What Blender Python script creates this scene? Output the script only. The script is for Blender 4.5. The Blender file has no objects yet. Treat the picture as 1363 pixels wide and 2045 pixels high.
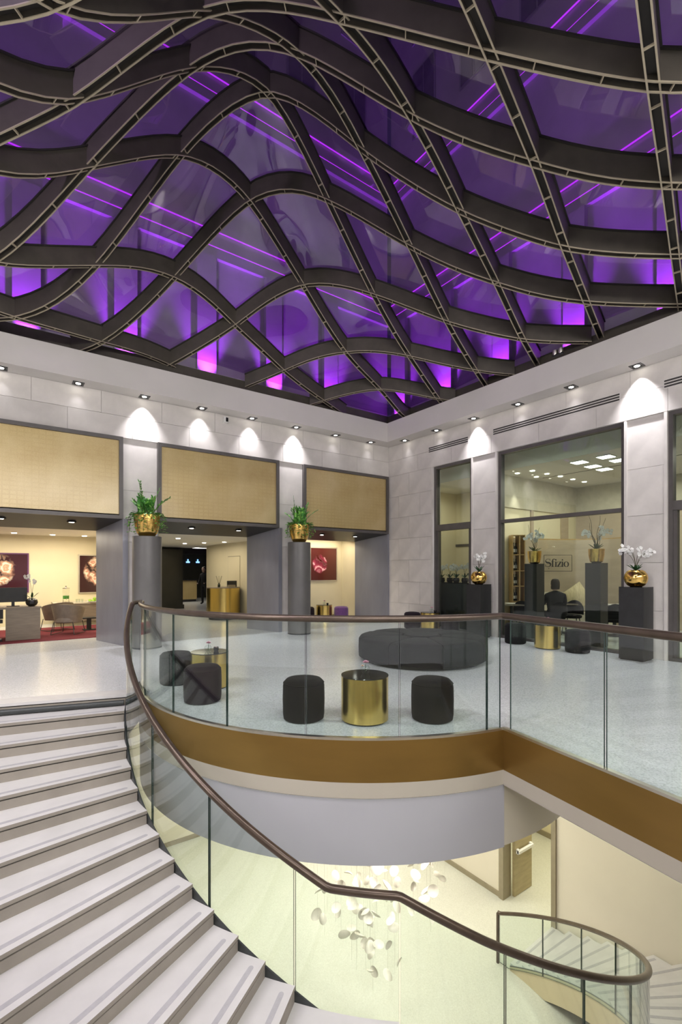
import bpy, bmesh, math, random
import numpy as np
from mathutils import Vector, Matrix

scene = bpy.context.scene
COL = scene.collection
random.seed(7)
PI = math.pi

# ------------------------------------------------------------------ camera
# photo frame 1363 x 2045, level shift lens: focal 943 px, horizon at row 1137
F, CX, HY, EYE = 943.0, 681.5, 1137.0, 1.6
YAW = math.atan(673.5 / F)
DC = F * EYE / 106.3
CORNER = ((777 - CX) / F * DC, DC)
EXC = (math.cos(YAW), math.sin(YAW))
EYC = (-math.sin(YAW), math.cos(YAW))
CAMX = -(CORNER[0] * EXC[0] + CORNER[1] * EXC[1])
CAMY = -(CORNER[0] * EYC[0] + CORNER[1] * EYC[1])


def cw(X, Y, z=0.0):
    """camera-plan coordinates (right, forward) -> room coordinates (corner of the hall = origin)"""
    return (CAMX + X * EXC[0] + Y * EXC[1], CAMY + X * EYC[0] + Y * EYC[1], z)


def at_depth(px, Y, z=0.0):
    return cw((px - CX) / F * Y, Y, z)


def on_floor(px, py, z=0.0, back=0.0):
    Y = F * (EYE - z) / (py - HY) + back
    return at_depth(px, Y, z)


def on_x(px, x, z=0.0):
    """point where the pixel column meets the vertical plane x = const"""
    d = (px - CX) / F
    dx = d * EXC[0] + EXC[1]
    return at_depth(px, (x - CAMX) / dx, z)


def on_y(px, y, z=0.0):
    d = (px - CX) / F
    dy = d * EYC[0] + EYC[1]
    return at_depth(px, (y - CAMY) / dy, z)


cam_data = bpy.data.cameras.new('camera')
cam = bpy.data.objects.new('camera', cam_data)
COL.objects.link(cam)
cam_data.sensor_fit = 'HORIZONTAL'
cam_data.sensor_width = 36.0
cam_data.lens = 36.0 * F / 1363.0
cam_data.shift_y = (HY - 1022.5) / 1363.0
cam_data.clip_start = 0.05
cam_data.clip_end = 200
cam.location = (CAMX, CAMY, EYE)
cam.rotation_euler = (PI / 2, 0, -YAW)
scene.camera = cam

# ------------------------------------------------------------------ world, exposure
world = bpy.data.worlds.new('night_sky')
scene.world = world
world.use_nodes = True
world.node_tree.nodes['Background'].inputs[0].default_value = (0.10, 0.06, 0.22, 1)
world.node_tree.nodes['Background'].inputs[1].default_value = 0.25
vs = scene.view_settings
vs.view_transform = 'Standard'
vs.look = 'None'
vs.exposure = 0.0
vs.gamma = 1.0
vs.use_curve_mapping = False
scene.cycles.max_bounces = 6
scene.cycles.diffuse_bounces = 3
scene.cycles.glossy_bounces = 3
scene.cycles.transmission_bounces = 3
scene.cycles.transparent_max_bounces = 24
scene.cycles.caustics_reflective = False
scene.cycles.caustics_refractive = False


def area_light(name, loc, size, power, color=(1, 1, 1), direction=(0, 0, -1), size_y=None, spread=PI):
    l = bpy.data.lights.new(name, 'AREA')
    l.energy = power
    l.color = color
    l.shape = 'RECTANGLE'
    l.size = size
    l.size_y = size_y or size
    l.spread = spread
    o = bpy.data.objects.new(name, l)
    COL.objects.link(o)
    o.location = loc
    o.rotation_euler = Vector(direction).to_track_quat('-Z', 'Y').to_euler()
    return o


def spot_light(name, loc, power, angle, color=(1, 1, 1), direction=(0, 0, -1), blend=0.6, radius=0.03, parent=None):
    l = bpy.data.lights.new(name, 'SPOT')
    l.energy = power
    l.color = color
    l.spot_size = angle
    l.spot_blend = blend
    l.shadow_soft_size = radius
    o = bpy.data.objects.new(name, l)
    COL.objects.link(o)
    o.location = loc
    o.rotation_euler = Vector(direction).to_track_quat('-Z', 'Y').to_euler()
    if parent:
        o.parent = parent
    return o


def point_light(name, loc, power, color=(1, 1, 1), radius=0.1):
    l = bpy.data.lights.new(name, 'POINT')
    l.energy = power
    l.color = color
    l.shadow_soft_size = radius
    o = bpy.data.objects.new(name, l)
    COL.objects.link(o)
    o.location = loc
    return o


WARM = (1.0, 0.88, 0.66)
NEUT = (1.0, 0.97, 0.95)
# added area fill for the unseen part of the hall behind and beside the camera
area_light('hall_fill_light', (-16.0, -8.0, 5.1), 0.5, 800, NEUT, (1, 0.15, -0.75), 12.0)
area_light('hall_fill_light', (-8.0, -15.4, 5.1), 12.0, 700, NEUT, (0.15, 1, -0.75), 0.5)
# lower hall ceiling
area_light('lower_hall_light', cw(-1.5, 10.6, -1.3), 3.5, 205, (1.0, 1.0, 0.88), (0, 0, -1), 2.5)
area_light('lower_hall_light', cw(1.2, 7.6, -1.3), 3.0, 95, (1.0, 1.0, 0.90), (0, 0, -1), 3.0)
area_light('lower_hall_light', (-2.2, -1.5, -1.3), 2.0, 75, (1.0, 0.96, 0.82), (0.3, 0, -1), 3.0)
area_light('lower_hall_light', cw(4.2, 5.6, -0.75), 1.5, 22, (1.0, 0.97, 0.90), (0, 0.2, -1), 1.5)
area_light('lower_corridor_light', (1.7, -4.6, -2.75), 1.6, 75, (1.0, 0.97, 0.74), (0, 0, -1), 1.6)
# lounge, corridor and alcove behind the portals
area_light('lounge_light', (-8.8, 3.6, 2.5), 3.2, 130, WARM, (0, 0, -1), 2.4)
area_light('corridor_light', (-4.4, 4.6, 2.42), 1.8, 45, WARM, (0, 0, -1), 4.2)
area_light('alcove_light', (-1.4, 1.75, 2.5), 2.2, 30, WARM, (0, 0.2, -1), 0.7)
area_light('bar_light', (-2.6, 12.4, 2.3), 2.2, 26, WARM, (0, 0, -1), 1.6)
# restaurant behind the windows
area_light('restaurant_light', (2.7, -6.0, 3.95), 3.0, 120, (1.0, 0.93, 0.82), (0, 0, -1), 4.0)
area_light('restaurant_light', (1.4, -1.5, 3.9), 1.6, 26, (1.0, 0.93, 0.82), (0, 0, -1), 2.0)

# ------------------------------------------------------------------ materials
M = {}


def nt(name):
    m = bpy.data.materials.new(name)
    m.use_nodes = True
    t = m.node_tree
    M[name] = m
    return m, t, t.nodes['Principled BSDF']


def col4(c):
    return (c[0], c[1], c[2], 1.0)


def coords(t, scale=(1, 1, 1), gen='Object'):
    tc = t.nodes.new('ShaderNodeTexCoord')
    mp = t.nodes.new('ShaderNodeMapping')
    mp.inputs['Scale'].default_value = scale
    t.links.new(tc.outputs[gen], mp.inputs['Vector'])
    return mp.outputs['Vector']


def noise(t, vec, scale, detail=4, rough=0.55):
    n = t.nodes.new('ShaderNodeTexNoise')
    n.inputs['Scale'].default_value = scale
    n.inputs['Detail'].default_value = detail
    n.inputs['Roughness'].default_value = rough
    t.links.new(vec, n.inputs['Vector'])
    return n.outputs['Fac']


def ramp(t, fac, stops, interp='LINEAR'):
    r = t.nodes.new('ShaderNodeValToRGB')
    r.color_ramp.interpolation = interp
    while len(r.color_ramp.elements) < len(stops):
        r.color_ramp.elements.new(0.5)
    for e, (p, c) in zip(r.color_ramp.elements, stops):
        e.position = p
        e.color = col4(c)
    t.links.new(fac, r.inputs['Fac'])
    return r.outputs['Color']


def mixc(t, fac, a, b, mode='MIX'):
    n = t.nodes.new('ShaderNodeMix')
    n.data_type = 'RGBA'
    n.blend_type = mode
    for key, v in (('Factor', fac), ('A', a), ('B', b)):
        sock = [s for s in n.inputs if s.name == key and (s.type == 'RGBA' or key == 'Factor' and s.type == 'VALUE')][0]
        if hasattr(v, 'default_value') or hasattr(v, 'links'):
            t.links.new(v, sock)
        else:
            sock.default_value = v if key == 'Factor' else col4(v)
    return [s for s in n.outputs if s.type == 'RGBA'][0]


def bump(t, p, height, strength=0.2, dist=0.01):
    b = t.nodes.new('ShaderNodeBump')
    b.inputs['Strength'].default_value = strength
    b.inputs['Distance'].default_value = dist
    t.links.new(height, b.inputs['Height'])
    t.links.new(b.outputs['Normal'], p.inputs['Normal'])


def mat(name, c, rough=0.5, metal=0.0, vary=0.08, nscale=6.0, bumpy=0.0, bscale=60.0, stretch=(1, 1, 1),
        emit=0.0, coat=0.0, sheen=0.0, rnd=0.0, spec=0.5):
    """plain procedural material: base colour broken by soft noise, optional fine relief"""
    m, t, p = nt(name)
    v = coords(t, stretch)
    lo = tuple(max(0, x * (1 - vary)) for x in c)
    hi = tuple(min(1, x * (1 + vary)) for x in c)
    cc = ramp(t, noise(t, v, nscale), [(0.3, lo), (0.7, hi)])
    if rnd:
        oi = t.nodes.new('ShaderNodeObjectInfo')
        mr = t.nodes.new('ShaderNodeMapRange')
        mr.inputs['To Min'].default_value = 1 - rnd
        mr.inputs['To Max'].default_value = 1 + rnd
        t.links.new(oi.outputs['Random'], mr.inputs['Value'])
        hsv = t.nodes.new('ShaderNodeHueSaturation')
        t.links.new(cc, hsv.inputs['Color'])
        t.links.new(mr.outputs['Result'], hsv.inputs['Value'])
        cc = hsv.outputs['Color']
    t.links.new(cc, p.inputs['Base Color'])
    p.inputs['Roughness'].default_value = rough
    p.inputs['Metallic'].default_value = metal
    p.inputs['Specular IOR Level'].default_value = spec
    p.inputs['Coat Weight'].default_value = coat
    p.inputs['Coat Roughness'].default_value = 0.05
    p.inputs['Sheen Weight'].default_value = sheen
    if emit:
        p.inputs['Emission Color'].default_value = col4(c)
        p.inputs['Emission Strength'].default_value = emit
    if bumpy:
        bump(t, p, noise(t, v, bscale, 5), bumpy, 0.004)
    return m


def glass(name, tint, ior=1.5, rough=0.0, refl=(1, 1, 1)):
    """thin sheet glass: tinted see-through layer under a Fresnel mirror layer"""
    m, t, p = nt(name)
    t.nodes.remove(p)
    out = t.nodes['Material Output']
    tr = t.nodes.new('ShaderNodeBsdfTransparent')
    tr.inputs['Color'].default_value = col4(tint)
    gl = t.nodes.new('ShaderNodeBsdfGlossy')
    gl.inputs['Roughness'].default_value = rough
    gl.inputs['Color'].default_value = col4(refl)
    # Schlick reflectance from the facing angle, the same from both sides of the sheet
    f0 = ((ior - 1) / (ior + 1)) ** 2
    lw_ = t.nodes.new('ShaderNodeLayerWeight')
    lw_.inputs['Blend'].default_value = 0.5
    pw = t.nodes.new('ShaderNodeMath')
    pw.operation = 'POWER'
    pw.inputs[1].default_value = 5.0
    t.links.new(lw_.outputs['Facing'], pw.inputs[0])
    fr = t.nodes.new('ShaderNodeMath')
    fr.operation = 'MULTIPLY_ADD'
    fr.inputs[1].default_value = 1 - f0
    fr.inputs[2].default_value = f0
    t.links.new(pw.outputs[0], fr.inputs[0])
    mx = t.nodes.new('ShaderNodeMixShader')
    t.links.new(fr.outputs[0], mx.inputs['Fac'])
    t.links.new(tr.outputs[0], mx.inputs[1])
    t.links.new(gl.outputs[0], mx.inputs[2])
    t.links.new(mx.outputs[0], out.inputs['Surface'])
    return m


def emission(name, c, strength):
    m, t, p = nt(name)
    p.inputs['Base Color'].default_value = col4(c)
    p.inputs['Emission Color'].default_value = col4(c)
    p.inputs['Emission Strength'].default_value = strength
    return m


# limestone walls
mat('limestone', (0.68, 0.64, 0.60), 0.55, vary=0.10, nscale=2.2, bumpy=0.05, bscale=40, rnd=0.045)
mat('plaster', (0.70, 0.665, 0.63), 0.7, vary=0.03, nscale=1.5)
mat('white_plaster', (0.44, 0.44, 0.475), 0.55, vary=0.03, nscale=1.0)
mat('cream_plaster', (0.78, 0.70, 0.50), 0.6, vary=0.04, nscale=0.9)
mat('lower_cream', (0.74, 0.68, 0.56), 0.6, vary=0.03, nscale=0.9)
mat('beige_band', (0.47, 0.43, 0.36), 0.5, vary=0.04, nscale=1.0)
mat('brass_panel', (0.29, 0.175, 0.048), 0.32, metal=0.7, vary=0.10, nscale=0.8, stretch=(1, 1, 4))
mat('steel_line', (0.75, 0.72, 0.66), 0.3, metal=1.0)
mat('dark_bronze', (0.080, 0.069, 0.054), 0.5, metal=0.1, vary=0.15, nscale=4)
mat('bronze_inside', (0.022, 0.019, 0.016), 0.6, vary=0.1)
mat('pale_edge', (0.42, 0.36, 0.26), 0.45, vary=0.06)
mat('frame_grey', (0.115, 0.105, 0.10), 0.4, metal=0.3, vary=0.08)
mat('portal_grey', (0.30, 0.30, 0.34), 0.32, metal=0.35, vary=0.10, nscale=2.5, stretch=(1, 1, 0.3))
mat('column_grey', (0.155, 0.15, 0.145), 0.38, metal=0.2, vary=0.10, nscale=2.0)
mat('black_gloss', (0.012, 0.012, 0.013), 0.08, vary=0.2)
mat('black_matte', (0.022, 0.022, 0.023), 0.45, vary=0.2)
mat('charcoal_fabric', (0.010, 0.0095, 0.0105), 0.9, vary=0.05, nscale=30, spec=0.15, sheen=0.03)
mat('aubergine_fabric', (0.016, 0.010, 0.016), 0.9, vary=0.05, nscale=30, spec=0.15, sheen=0.04)
mat('purple_fabric', (0.17, 0.075, 0.24), 0.85, vary=0.2, nscale=40, spec=0.15, sheen=0.3)
mat('brushed_gold', (0.72, 0.53, 0.17), 0.24, metal=1.0, vary=0.06, nscale=30, stretch=(1, 1, 0.04))
mat('gold_leaf', (0.85, 0.55, 0.16), 0.2, metal=1.0, vary=0.15, nscale=14, bumpy=0.7, bscale=34)
mat('gold_smooth', (0.86, 0.56, 0.16), 0.16, metal=1.0, vary=0.12, nscale=6)
mat('rail_bronze', (0.105, 0.078, 0.060), 0.3, metal=0.6, vary=0.15, nscale=8)
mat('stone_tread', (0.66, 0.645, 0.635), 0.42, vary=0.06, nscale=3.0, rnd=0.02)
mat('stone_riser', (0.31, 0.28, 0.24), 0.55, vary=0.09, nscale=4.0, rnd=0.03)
mat('grip_grey', (0.46, 0.45, 0.47), 0.6, vary=0.06, nscale=20)
mat('gap_dark', (0.02, 0.018, 0.016), 0.8)
mat('stringer_dark', (0.055, 0.06, 0.06), 0.4, metal=0.3)
mat('stringer_beige', (0.62, 0.52, 0.34), 0.5, vary=0.05, nscale=1.5)
mat('leaf_green', (0.065, 0.25, 0.040), 0.35, vary=0.5, nscale=12)
mat('leaf_bright', (0.20, 0.46, 0.08), 0.35, vary=0.4, nscale=12)
mat('leaf_dark', (0.022, 0.075, 0.022), 0.35, vary=0.4, nscale=8)
mat('stem_brown', (0.09, 0.07, 0.035), 0.6, vary=0.3, nscale=30)
mat('petal_white', (0.86, 0.85, 0.82), 0.5, vary=0.04, nscale=20)
mat('petal_pink', (0.70, 0.36, 0.46), 0.5, vary=0.2, nscale=40)
mat('petal_blush', (0.85, 0.62, 0.45), 0.5, vary=0.2, nscale=40)
mat('shell_petal', (0.88, 0.83, 0.74), 0.3, vary=0.05, nscale=8, coat=0.3)
mat('white_paint', (0.80, 0.79, 0.77), 0.5, vary=0.02)
mat('carpet_red', (0.16, 0.016, 0.028), 0.95, vary=0.25, nscale=90, bumpy=0.4, bscale=400)
mat('taupe_wood', (0.25, 0.205, 0.155), 0.45, vary=0.15, nscale=3, stretch=(1, 1, 8))
mat('taupe_leather', (0.23, 0.19, 0.15), 0.5, vary=0.12, nscale=10, bumpy=0.1, bscale=120)
mat('chrome', (0.7, 0.7, 0.7), 0.15, metal=1.0)
mat('door_wood', (0.40, 0.33, 0.18), 0.45, vary=0.12, nscale=2.5, stretch=(1, 1, 6))
mat('trim_taupe', (0.30, 0.255, 0.17), 0.45, vary=0.06)
mat('apple_green', (0.36, 0.60, 0.06), 0.35, vary=0.2, nscale=9)
mat('skin', (0.55, 0.36, 0.27), 0.5, vary=0.06)
mat('dark_cloth', (0.012, 0.012, 0.014), 0.85, vary=0.3, nscale=20)
mat('dark_hair', (0.035, 0.025, 0.018), 0.6, vary=0.3, nscale=40)
mat('sign_panel', (0.42, 0.34, 0.24), 0.35, vary=0.10, nscale=1.2, stretch=(1, 1, 5))
mat('ink_black', (0.012, 0.010, 0.009), 0.5)
mat('cushion_gold', (0.62, 0.52, 0.30), 0.6, vary=0.2, nscale=9, stretch=(6, 1, 1))
mat('bench_cream', (0.60, 0.55, 0.44), 0.7, vary=0.08)
mat('rack_wood', (0.42, 0.27, 0.10), 0.5, vary=0.15, nscale=8)
mat('bottle_dark', (0.010, 0.018, 0.010), 0.08, vary=0.2)
mat('paper_white', (0.8, 0.79, 0.75), 0.7, vary=0.03)
mat('dark_wall', (0.030, 0.030, 0.024), 0.25, vary=0.15, nscale=2)
mat('facade_stone', (0.52, 0.50, 0.52), 0.7, vary=0.10, nscale=1.2, bumpy=0.1, bscale=20)
mat('facade_dark', (0.34, 0.33, 0.36), 0.5, vary=0.1)
mat('rest_taupe', (0.50, 0.40, 0.29), 0.6, vary=0.05, nscale=2, stretch=(1, 1, 6))
mat('ceiling_white', (0.80, 0.77, 0.70), 0.7, vary=0.02)
glass('rail_glass', (0.93, 0.968, 0.948), 1.42)
glass('window_glass', (0.85, 0.90, 0.86), 1.5)
glass('roof_glass', (0.64, 0.48, 0.80), 1.85)
glass('clear_glass', (0.93, 0.96, 0.95), 1.5)
mat('facade_glass', (0.20, 0.19, 0.23), 0.12, vary=0.2, nscale=1.5)
mat('glass_edge', (0.03, 0.06, 0.05), 0.15, vary=0.1)
emission('led_violet', (0.60, 0.05, 0.95), 1.3)
emission('lamp_white', (1.0, 0.95, 0.86), 14.0)
emission('tube_white', (1.0, 0.98, 0.92), 8.0)
emission('screen_blue', (0.25, 0.5, 1.0), 2.0)


def terrazzo(name, base, dark, light, scale):
    m, t, p = nt(name)
    v = coords(t)
    vo = t.nodes.new('ShaderNodeTexVoronoi')
    vo.inputs['Scale'].default_value = scale
    t.links.new(v, vo.inputs['Vector'])
    chip = ramp(t, vo.outputs['Color'], [(0.0, dark), (0.34, dark), (0.40, base), (0.74, base), (0.82, light), (1.0, light)])
    n2 = ramp(t, noise(t, v, scale * 0.55, 8, 0.75), [(0.36, dark), (0.48, base), (0.62, base), (0.74, light)])
    c = mixc(t, 0.5, chip, n2)
    big = ramp(t, noise(t, v, 0.5, 3), [(0.35, tuple(x * 0.93 for x in base)), (0.65, tuple(min(1, x * 1.05) for x in base))])
    c2 = mixc(t, 0.42, c, big)
    t.links.new(c2, p.inputs['Base Color'])
    p.inputs['Roughness'].default_value = 0.21
    p.inputs['Specular IOR Level'].default_value = 0.6
    return m


terrazzo('terrazzo', (0.74, 0.76, 0.78), (0.30, 0.33, 0.33), (0.90, 0.92, 0.93), 80)
terrazzo('terrazzo_lower', (0.66, 0.66, 0.58), (0.53, 0.54, 0.46), (0.76, 0.77, 0.70), 60)


def gold_mesh_mat():
    """gilded glass: rows of small pale squares fading into plain gold"""
    m, t, p = nt('gilded_glass')
    v = coords(t, (1, 1, 1))
    sep = t.nodes.new('ShaderNodeSeparateXYZ')
    t.links.new(v, sep.inputs[0])
    cmb = t.nodes.new('ShaderNodeCombineXYZ')
    t.links.new(sep.outputs['X'], cmb.inputs['X'])
    t.links.new(sep.outputs['Z'], cmb.inputs['Y'])
    br = t.nodes.new('ShaderNodeTexBrick')
    br.offset = 0.0
    br.inputs['Scale'].default_value = 1.0
    br.inputs['Brick Width'].default_value = 0.115
    br.inputs['Row Height'].default_value = 0.085
    br.inputs['Mortar Size'].default_value = 0.018
    br.inputs['Mortar Smooth'].default_value = 0.6
    br.inputs['Color1'].default_value = (0.58, 0.44, 0.18, 1)
    br.inputs['Color2'].default_value = (0.55, 0.41, 0.16, 1)
    br.inputs['Mortar'].default_value = (0.51, 0.37, 0.14, 1)
    t.links.new(cmb.outputs[0], br.inputs['Vector'])
    n = ramp(t, noise(t, v, 1.3, 4), [(0.35, (0.48, 0.34, 0.13)), (0.62, (0.64, 0.50, 0.24))])
    fade = ramp(t, noise(t, v, 0.8, 2), [(0.35, (0, 0, 0)), (0.6, (1, 1, 1))])
    c = mixc(t, fade, br.outputs['Color'], n)
    c = mixc(t, 0.25, c, ramp(t, noise(t, coords(t, (60, 60, 90)), 1.0, 3), [(0.3, (0.40, 0.28, 0.10)), (0.7, (0.70, 0.55, 0.28))]))
    t.links.new(c, p.inputs['Base Color'])
    p.inputs['Roughness'].default_value = 0.42
    p.inputs['Metallic'].default_value = 0.35
    p.inputs['Coat Weight'].default_value = 0.8
    p.inputs['Coat Roughness'].default_value = 0.22
    bump(t, p, br.outputs['Fac'], 0.05, 0.004)


gold_mesh_mat()


def flower_print(name, bg, c1, c2, c3, scale, centre, radius):
    """printed photograph of blossoms: crinkled rings of petals in a round cluster on a dark ground (object space x,z)"""
    m, t, p = nt(name)
    v = coords(t)
    warp = t.nodes.new('ShaderNodeTexNoise')
    warp.inputs['Scale'].default_value = 7
    t.links.new(v, warp.inputs['Vector'])
    add = mixc(t, 0.16, v, warp.outputs['Color'], 'ADD')
    vo = t.nodes.new('ShaderNodeTexVoronoi')
    vo.inputs['Scale'].default_value = scale
    t.links.new(add, vo.inputs['Vector'])
    wv = t.nodes.new('ShaderNodeMath')
    wv.operation = 'SINE'
    ml = t.nodes.new('ShaderNodeMath')
    ml.operation = 'MULTIPLY'
    ml.inputs[1].default_value = 19
    t.links.new(vo.outputs['Distance'], ml.inputs[0])
    t.links.new(ml.outputs[0], wv.inputs[0])
    rings = ramp(t, wv.outputs[0], [(0.0, c2), (0.5, c1), (1.0, c3)])
    deep = ramp(t, vo.outputs['Distance'], [(0.0, c2), (0.25, (1, 1, 1)), (0.5, (1, 1, 1)), (0.75, bg)])
    fl = mixc(t, 1.0, rings, deep, 'MULTIPLY')
    ds = t.nodes.new('ShaderNodeVectorMath')
    ds.operation = 'DISTANCE'
    t.links.new(add, ds.inputs[0])
    ds.inputs[1].default_value = centre
    mask = ramp(t, ds.outputs['Value'], [(radius * 0.82, (1, 1, 1)), (radius, (0, 0, 0))])
    c = mixc(t, mask, bg, fl)
    t.links.new(c, p.inputs['Base Color'])
    p.inputs['Roughness'].default_value = 0.12


flower_print('print_roses', (0.042, 0.012, 0.016), (0.90, 0.68, 0.52), (0.74, 0.38, 0.28), (0.95, 0.85, 0.72), 5.2, (0.10, 0.08, 0.16), 0.47)
flower_print('print_roses_pale', (0.055, 0.014, 0.022), (0.92, 0.76, 0.56), (0.78, 0.44, 0.30), (0.97, 0.90, 0.78), 4.2, (-0.12, 0.08, 0.18), 0.50)
flower_print('print_pink', (0.10, 0.022, 0.018), (0.72, 0.22, 0.30), (0.35, 0.05, 0.09), (0.88, 0.50, 0.55), 2.4, (-0.06, 0.08, 0.08), 0.30)
# ------------------------------------------------------------------ mesh helpers
class MB:
    """collects shapes, then links them as ONE mesh object"""

    def __init__(self):
        self.v, self.f, self.mi = [], [], []

    def add(self, verts, faces, mi=0):
        o = len(self.v)
        self.v += [tuple(p) for p in verts]
        self.f += [tuple(i + o for i in f) for f in faces]
        self.mi += [mi] * len(faces)
        return self

    def box(self, x0, x1, y0, y1, z0, z1, mi=0):
        vs_ = [(x, y, z) for z in (z0, z1) for y in (y0, y1) for x in (x0, x1)]
        return self.add(vs_, [(0, 2, 3, 1), (4, 5, 7, 6), (0, 1, 5, 4), (2, 6, 7, 3), (0, 4, 6, 2), (1, 3, 7, 5)], mi)

    def bar(self, a, b, w, h, up=(0, 0, 1), mi=0):
        a, b = Vector(a), Vector(b)
        d = (b - a).normalized()
        u = Vector(up)
        s = d.cross(u)
        if s.length < 1e-5:
            s = d.cross(Vector((1, 0, 0)))
        s.normalize()
        u = s.cross(d).normalized()
        pts = []
        for p in (a, b):
            for i, j in ((-1, -1), (1, -1), (1, 1), (-1, 1)):
                pts.append(p + s * (i * w / 2) + u * (j * h / 2))
        return self.add(pts, [(3, 2, 1, 0), (4, 5, 6, 7), (0, 1, 5, 4), (1, 2, 6, 5), (2, 3, 7, 6), (3, 0, 4, 7)], mi)

    def lathe(self, prof, n=32, c=(0, 0, 0), caps=True, mi=0):
        """prof: list of (r, z) from bottom to top"""
        vs_, fs = [], []
        for r, z in prof:
            for i in range(n):
                a = 2 * PI * i / n
                vs_.append((c[0] + r * math.cos(a), c[1] + r * math.sin(a), c[2] + z))
        for k in range(len(prof) - 1):
            for i in range(n):
                j = (i + 1) % n
                fs.append((k * n + i, k * n + j, (k + 1) * n + j, (k + 1) * n + i))
        if caps:
            fs.append(tuple(reversed(range(n))))
            m = (len(prof) - 1) * n
            fs.append(tuple(m + i for i in range(n)))
        return self.add(vs_, fs, mi)

    def tube(self, pts, r, n=10, caps=True, mi=0, radii=None):
        pts = [Vector(p) for p in pts]
        vs_, fs = [], []
        prev = None
        for k, p in enumerate(pts):
            if k == 0:
                d = pts[1] - p
            elif k == len(pts) - 1:
                d = p - pts[k - 1]
            else:
                d = (pts[k + 1] - p).normalized() + (p - pts[k - 1]).normalized()
            d.normalize()
            ref = prev if prev is not None else (Vector((0, 0, 1)) if abs(d.z) < 0.9 else Vector((1, 0, 0)))
            s = ref - d * ref.dot(d)
            s.normalize()
            prev = s
            u = d.cross(s)
            rr = radii[k] if radii else r
            for i in range(n):
                a = 2 * PI * i / n
                vs_.append(p + s * (rr * math.cos(a)) + u * (rr * math.sin(a)))
        for k in range(len(pts) - 1):
            for i in range(n):
                j = (i + 1) % n
                fs.append((k * n + i, k * n + j, (k + 1) * n + j, (k + 1) * n + i))
        if caps:
            fs.append(tuple(reversed(range(n))))
            m = (len(pts) - 1) * n
            fs.append(tuple(m + i for i in range(n)))
        return self.add(vs_, fs, mi)

    def band(self, path, offs, cap=True, mi=0, mi_edge=None):
        """solid strip along a path: path = [(x,y)], offs(i) -> (nx, ny, thickness, z0, z1)"""
        vs_, fs = [], []
        for i, (x, y) in enumerate(path):
            nx, ny, t_, z0, z1 = offs(i)
            vs_ += [(x, y, z0), (x + nx * t_, y + ny * t_, z0), (x + nx * t_, y + ny * t_, z1), (x, y, z1)]
        e = mi if mi_edge is None else mi_edge
        me = []
        for i in range(len(path) - 1):
            a, b = i * 4, i * 4 + 4
            for q, (p_, r_) in enumerate(((0, 1), (1, 2), (2, 3), (3, 0))):
                fs.append((a + p_, b + p_, b + r_, a + r_))
                me.append(mi if q in (1, 3) else e)
        if cap:
            fs += [(0, 1, 2, 3), tuple(len(path) * 4 - 4 + i for i in (3, 2, 1, 0))]
            me += [e, e]
        o = len(self.v)
        self.v += vs_
        self.f += [tuple(i + o for i in f) for f in fs]
        self.mi += me
        return self

    def prism(self, poly, z0, z1, mi=0):
        n = len(poly)
        vs_ = [(x, y, z0) for x, y in poly] + [(x, y, z1) for x, y in poly]
        fs = [tuple(reversed(range(n))), tuple(range(n, 2 * n))]
        fs += [(i, (i + 1) % n, n + (i + 1) % n, n + i) for i in range(n)]
        return self.add(vs_, fs, mi)

    def mesh(self, name, mats, smooth=False, fix=True):
        me = bpy.data.meshes.new(name)
        me.from_pydata(self.v, [], self.f)
        if not isinstance(mats, (list, tuple)):
            mats = [mats]
        for m in mats:
            me.materials.append(M[m])
        me.polygons.foreach_set('material_index', self.mi)
        if fix:
            bm = bmesh.new()
            bm.from_mesh(me)
            bmesh.ops.recalc_face_normals(bm, faces=bm.faces)
            bm.to_mesh(me)
            bm.free()
        if smooth:
            me.polygons.foreach_set('use_smooth', [True] * len(me.polygons))
            me.set_sharp_from_angle(angle=math.radians(38))
        me.update()
        return me

    def build(self, name, mats, parent=None, smooth=False, loc=None, rot=None, fix=True):
        return link(name, self.mesh(name, mats, smooth, fix), parent, loc, rot)


def link(name, me, parent=None, loc=None, rot=None):
    o = bpy.data.objects.new(name, me)
    COL.objects.link(o)
    if parent is not None:
        o.parent = parent
    if loc is not None:
        o.location = loc
    if rot is not None:
        o.rotation_euler = rot if hasattr(rot, '__len__') else (0, 0, rot)
    return o


def tag(o, label=None, cat=None, group=None, kind=None):
    if label:
        o['label'] = label
    if cat:
        o['category'] = cat
    if group:
        o['group'] = group
    if kind:
        o['kind'] = kind
    return o


def thing(name, label, cat, loc=(0, 0, 0), rz=0.0, group=None):
    o = link(name, None, None, loc, rz)
    o.empty_display_size = 0.1
    return tag(o, label, cat, group)


def struct(name, mb, m, smooth=False, label=None, fix=True):
    o = mb.build(name, m, None, smooth, fix=fix)
    o['kind'] = 'structure'
    if label:
        o['label'] = label
    return o


def copy_tree(o, parent=None):
    c = o.copy()
    COL.objects.link(c)
    c.parent = parent
    for ch in o.children:
        copy_tree(ch, c)
    return c


ORD = ['first', 'second', 'third', 'fourth', 'fifth', 'sixth', 'seventh', 'eighth', 'ninth', 'tenth']

# ------------------------------------------------------------------ stair geometry (camera-plan coordinates)
RISER = 0.13422
STEP = math.radians(4.30)
TH0 = math.radians(198.83)
TH_LAND = math.radians(268.3)     # end of the intermediate landing
N_UP, N_DOWN = 14, 31
Z_LOW = -RISER * (N_UP + N_DOWN)


def centre(th):
    k = min(1, max(0, (math.degrees(th) - 255) / 25))
    return 0.55, 7.16 - 0.20 * k, 3.49 - 0.12 * k      # cx, cy, inner radius


def spt(th, dr=0.0, r=None):
    """point on the stair's inner line (offset dr), room coordinates x,y"""
    x, y, R = centre(th)
    R = (R + dr) if r is None else r
    return cw(x + R * math.cos(th), y + R * math.sin(th))[:2]


R_OUT = 5.95


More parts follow.
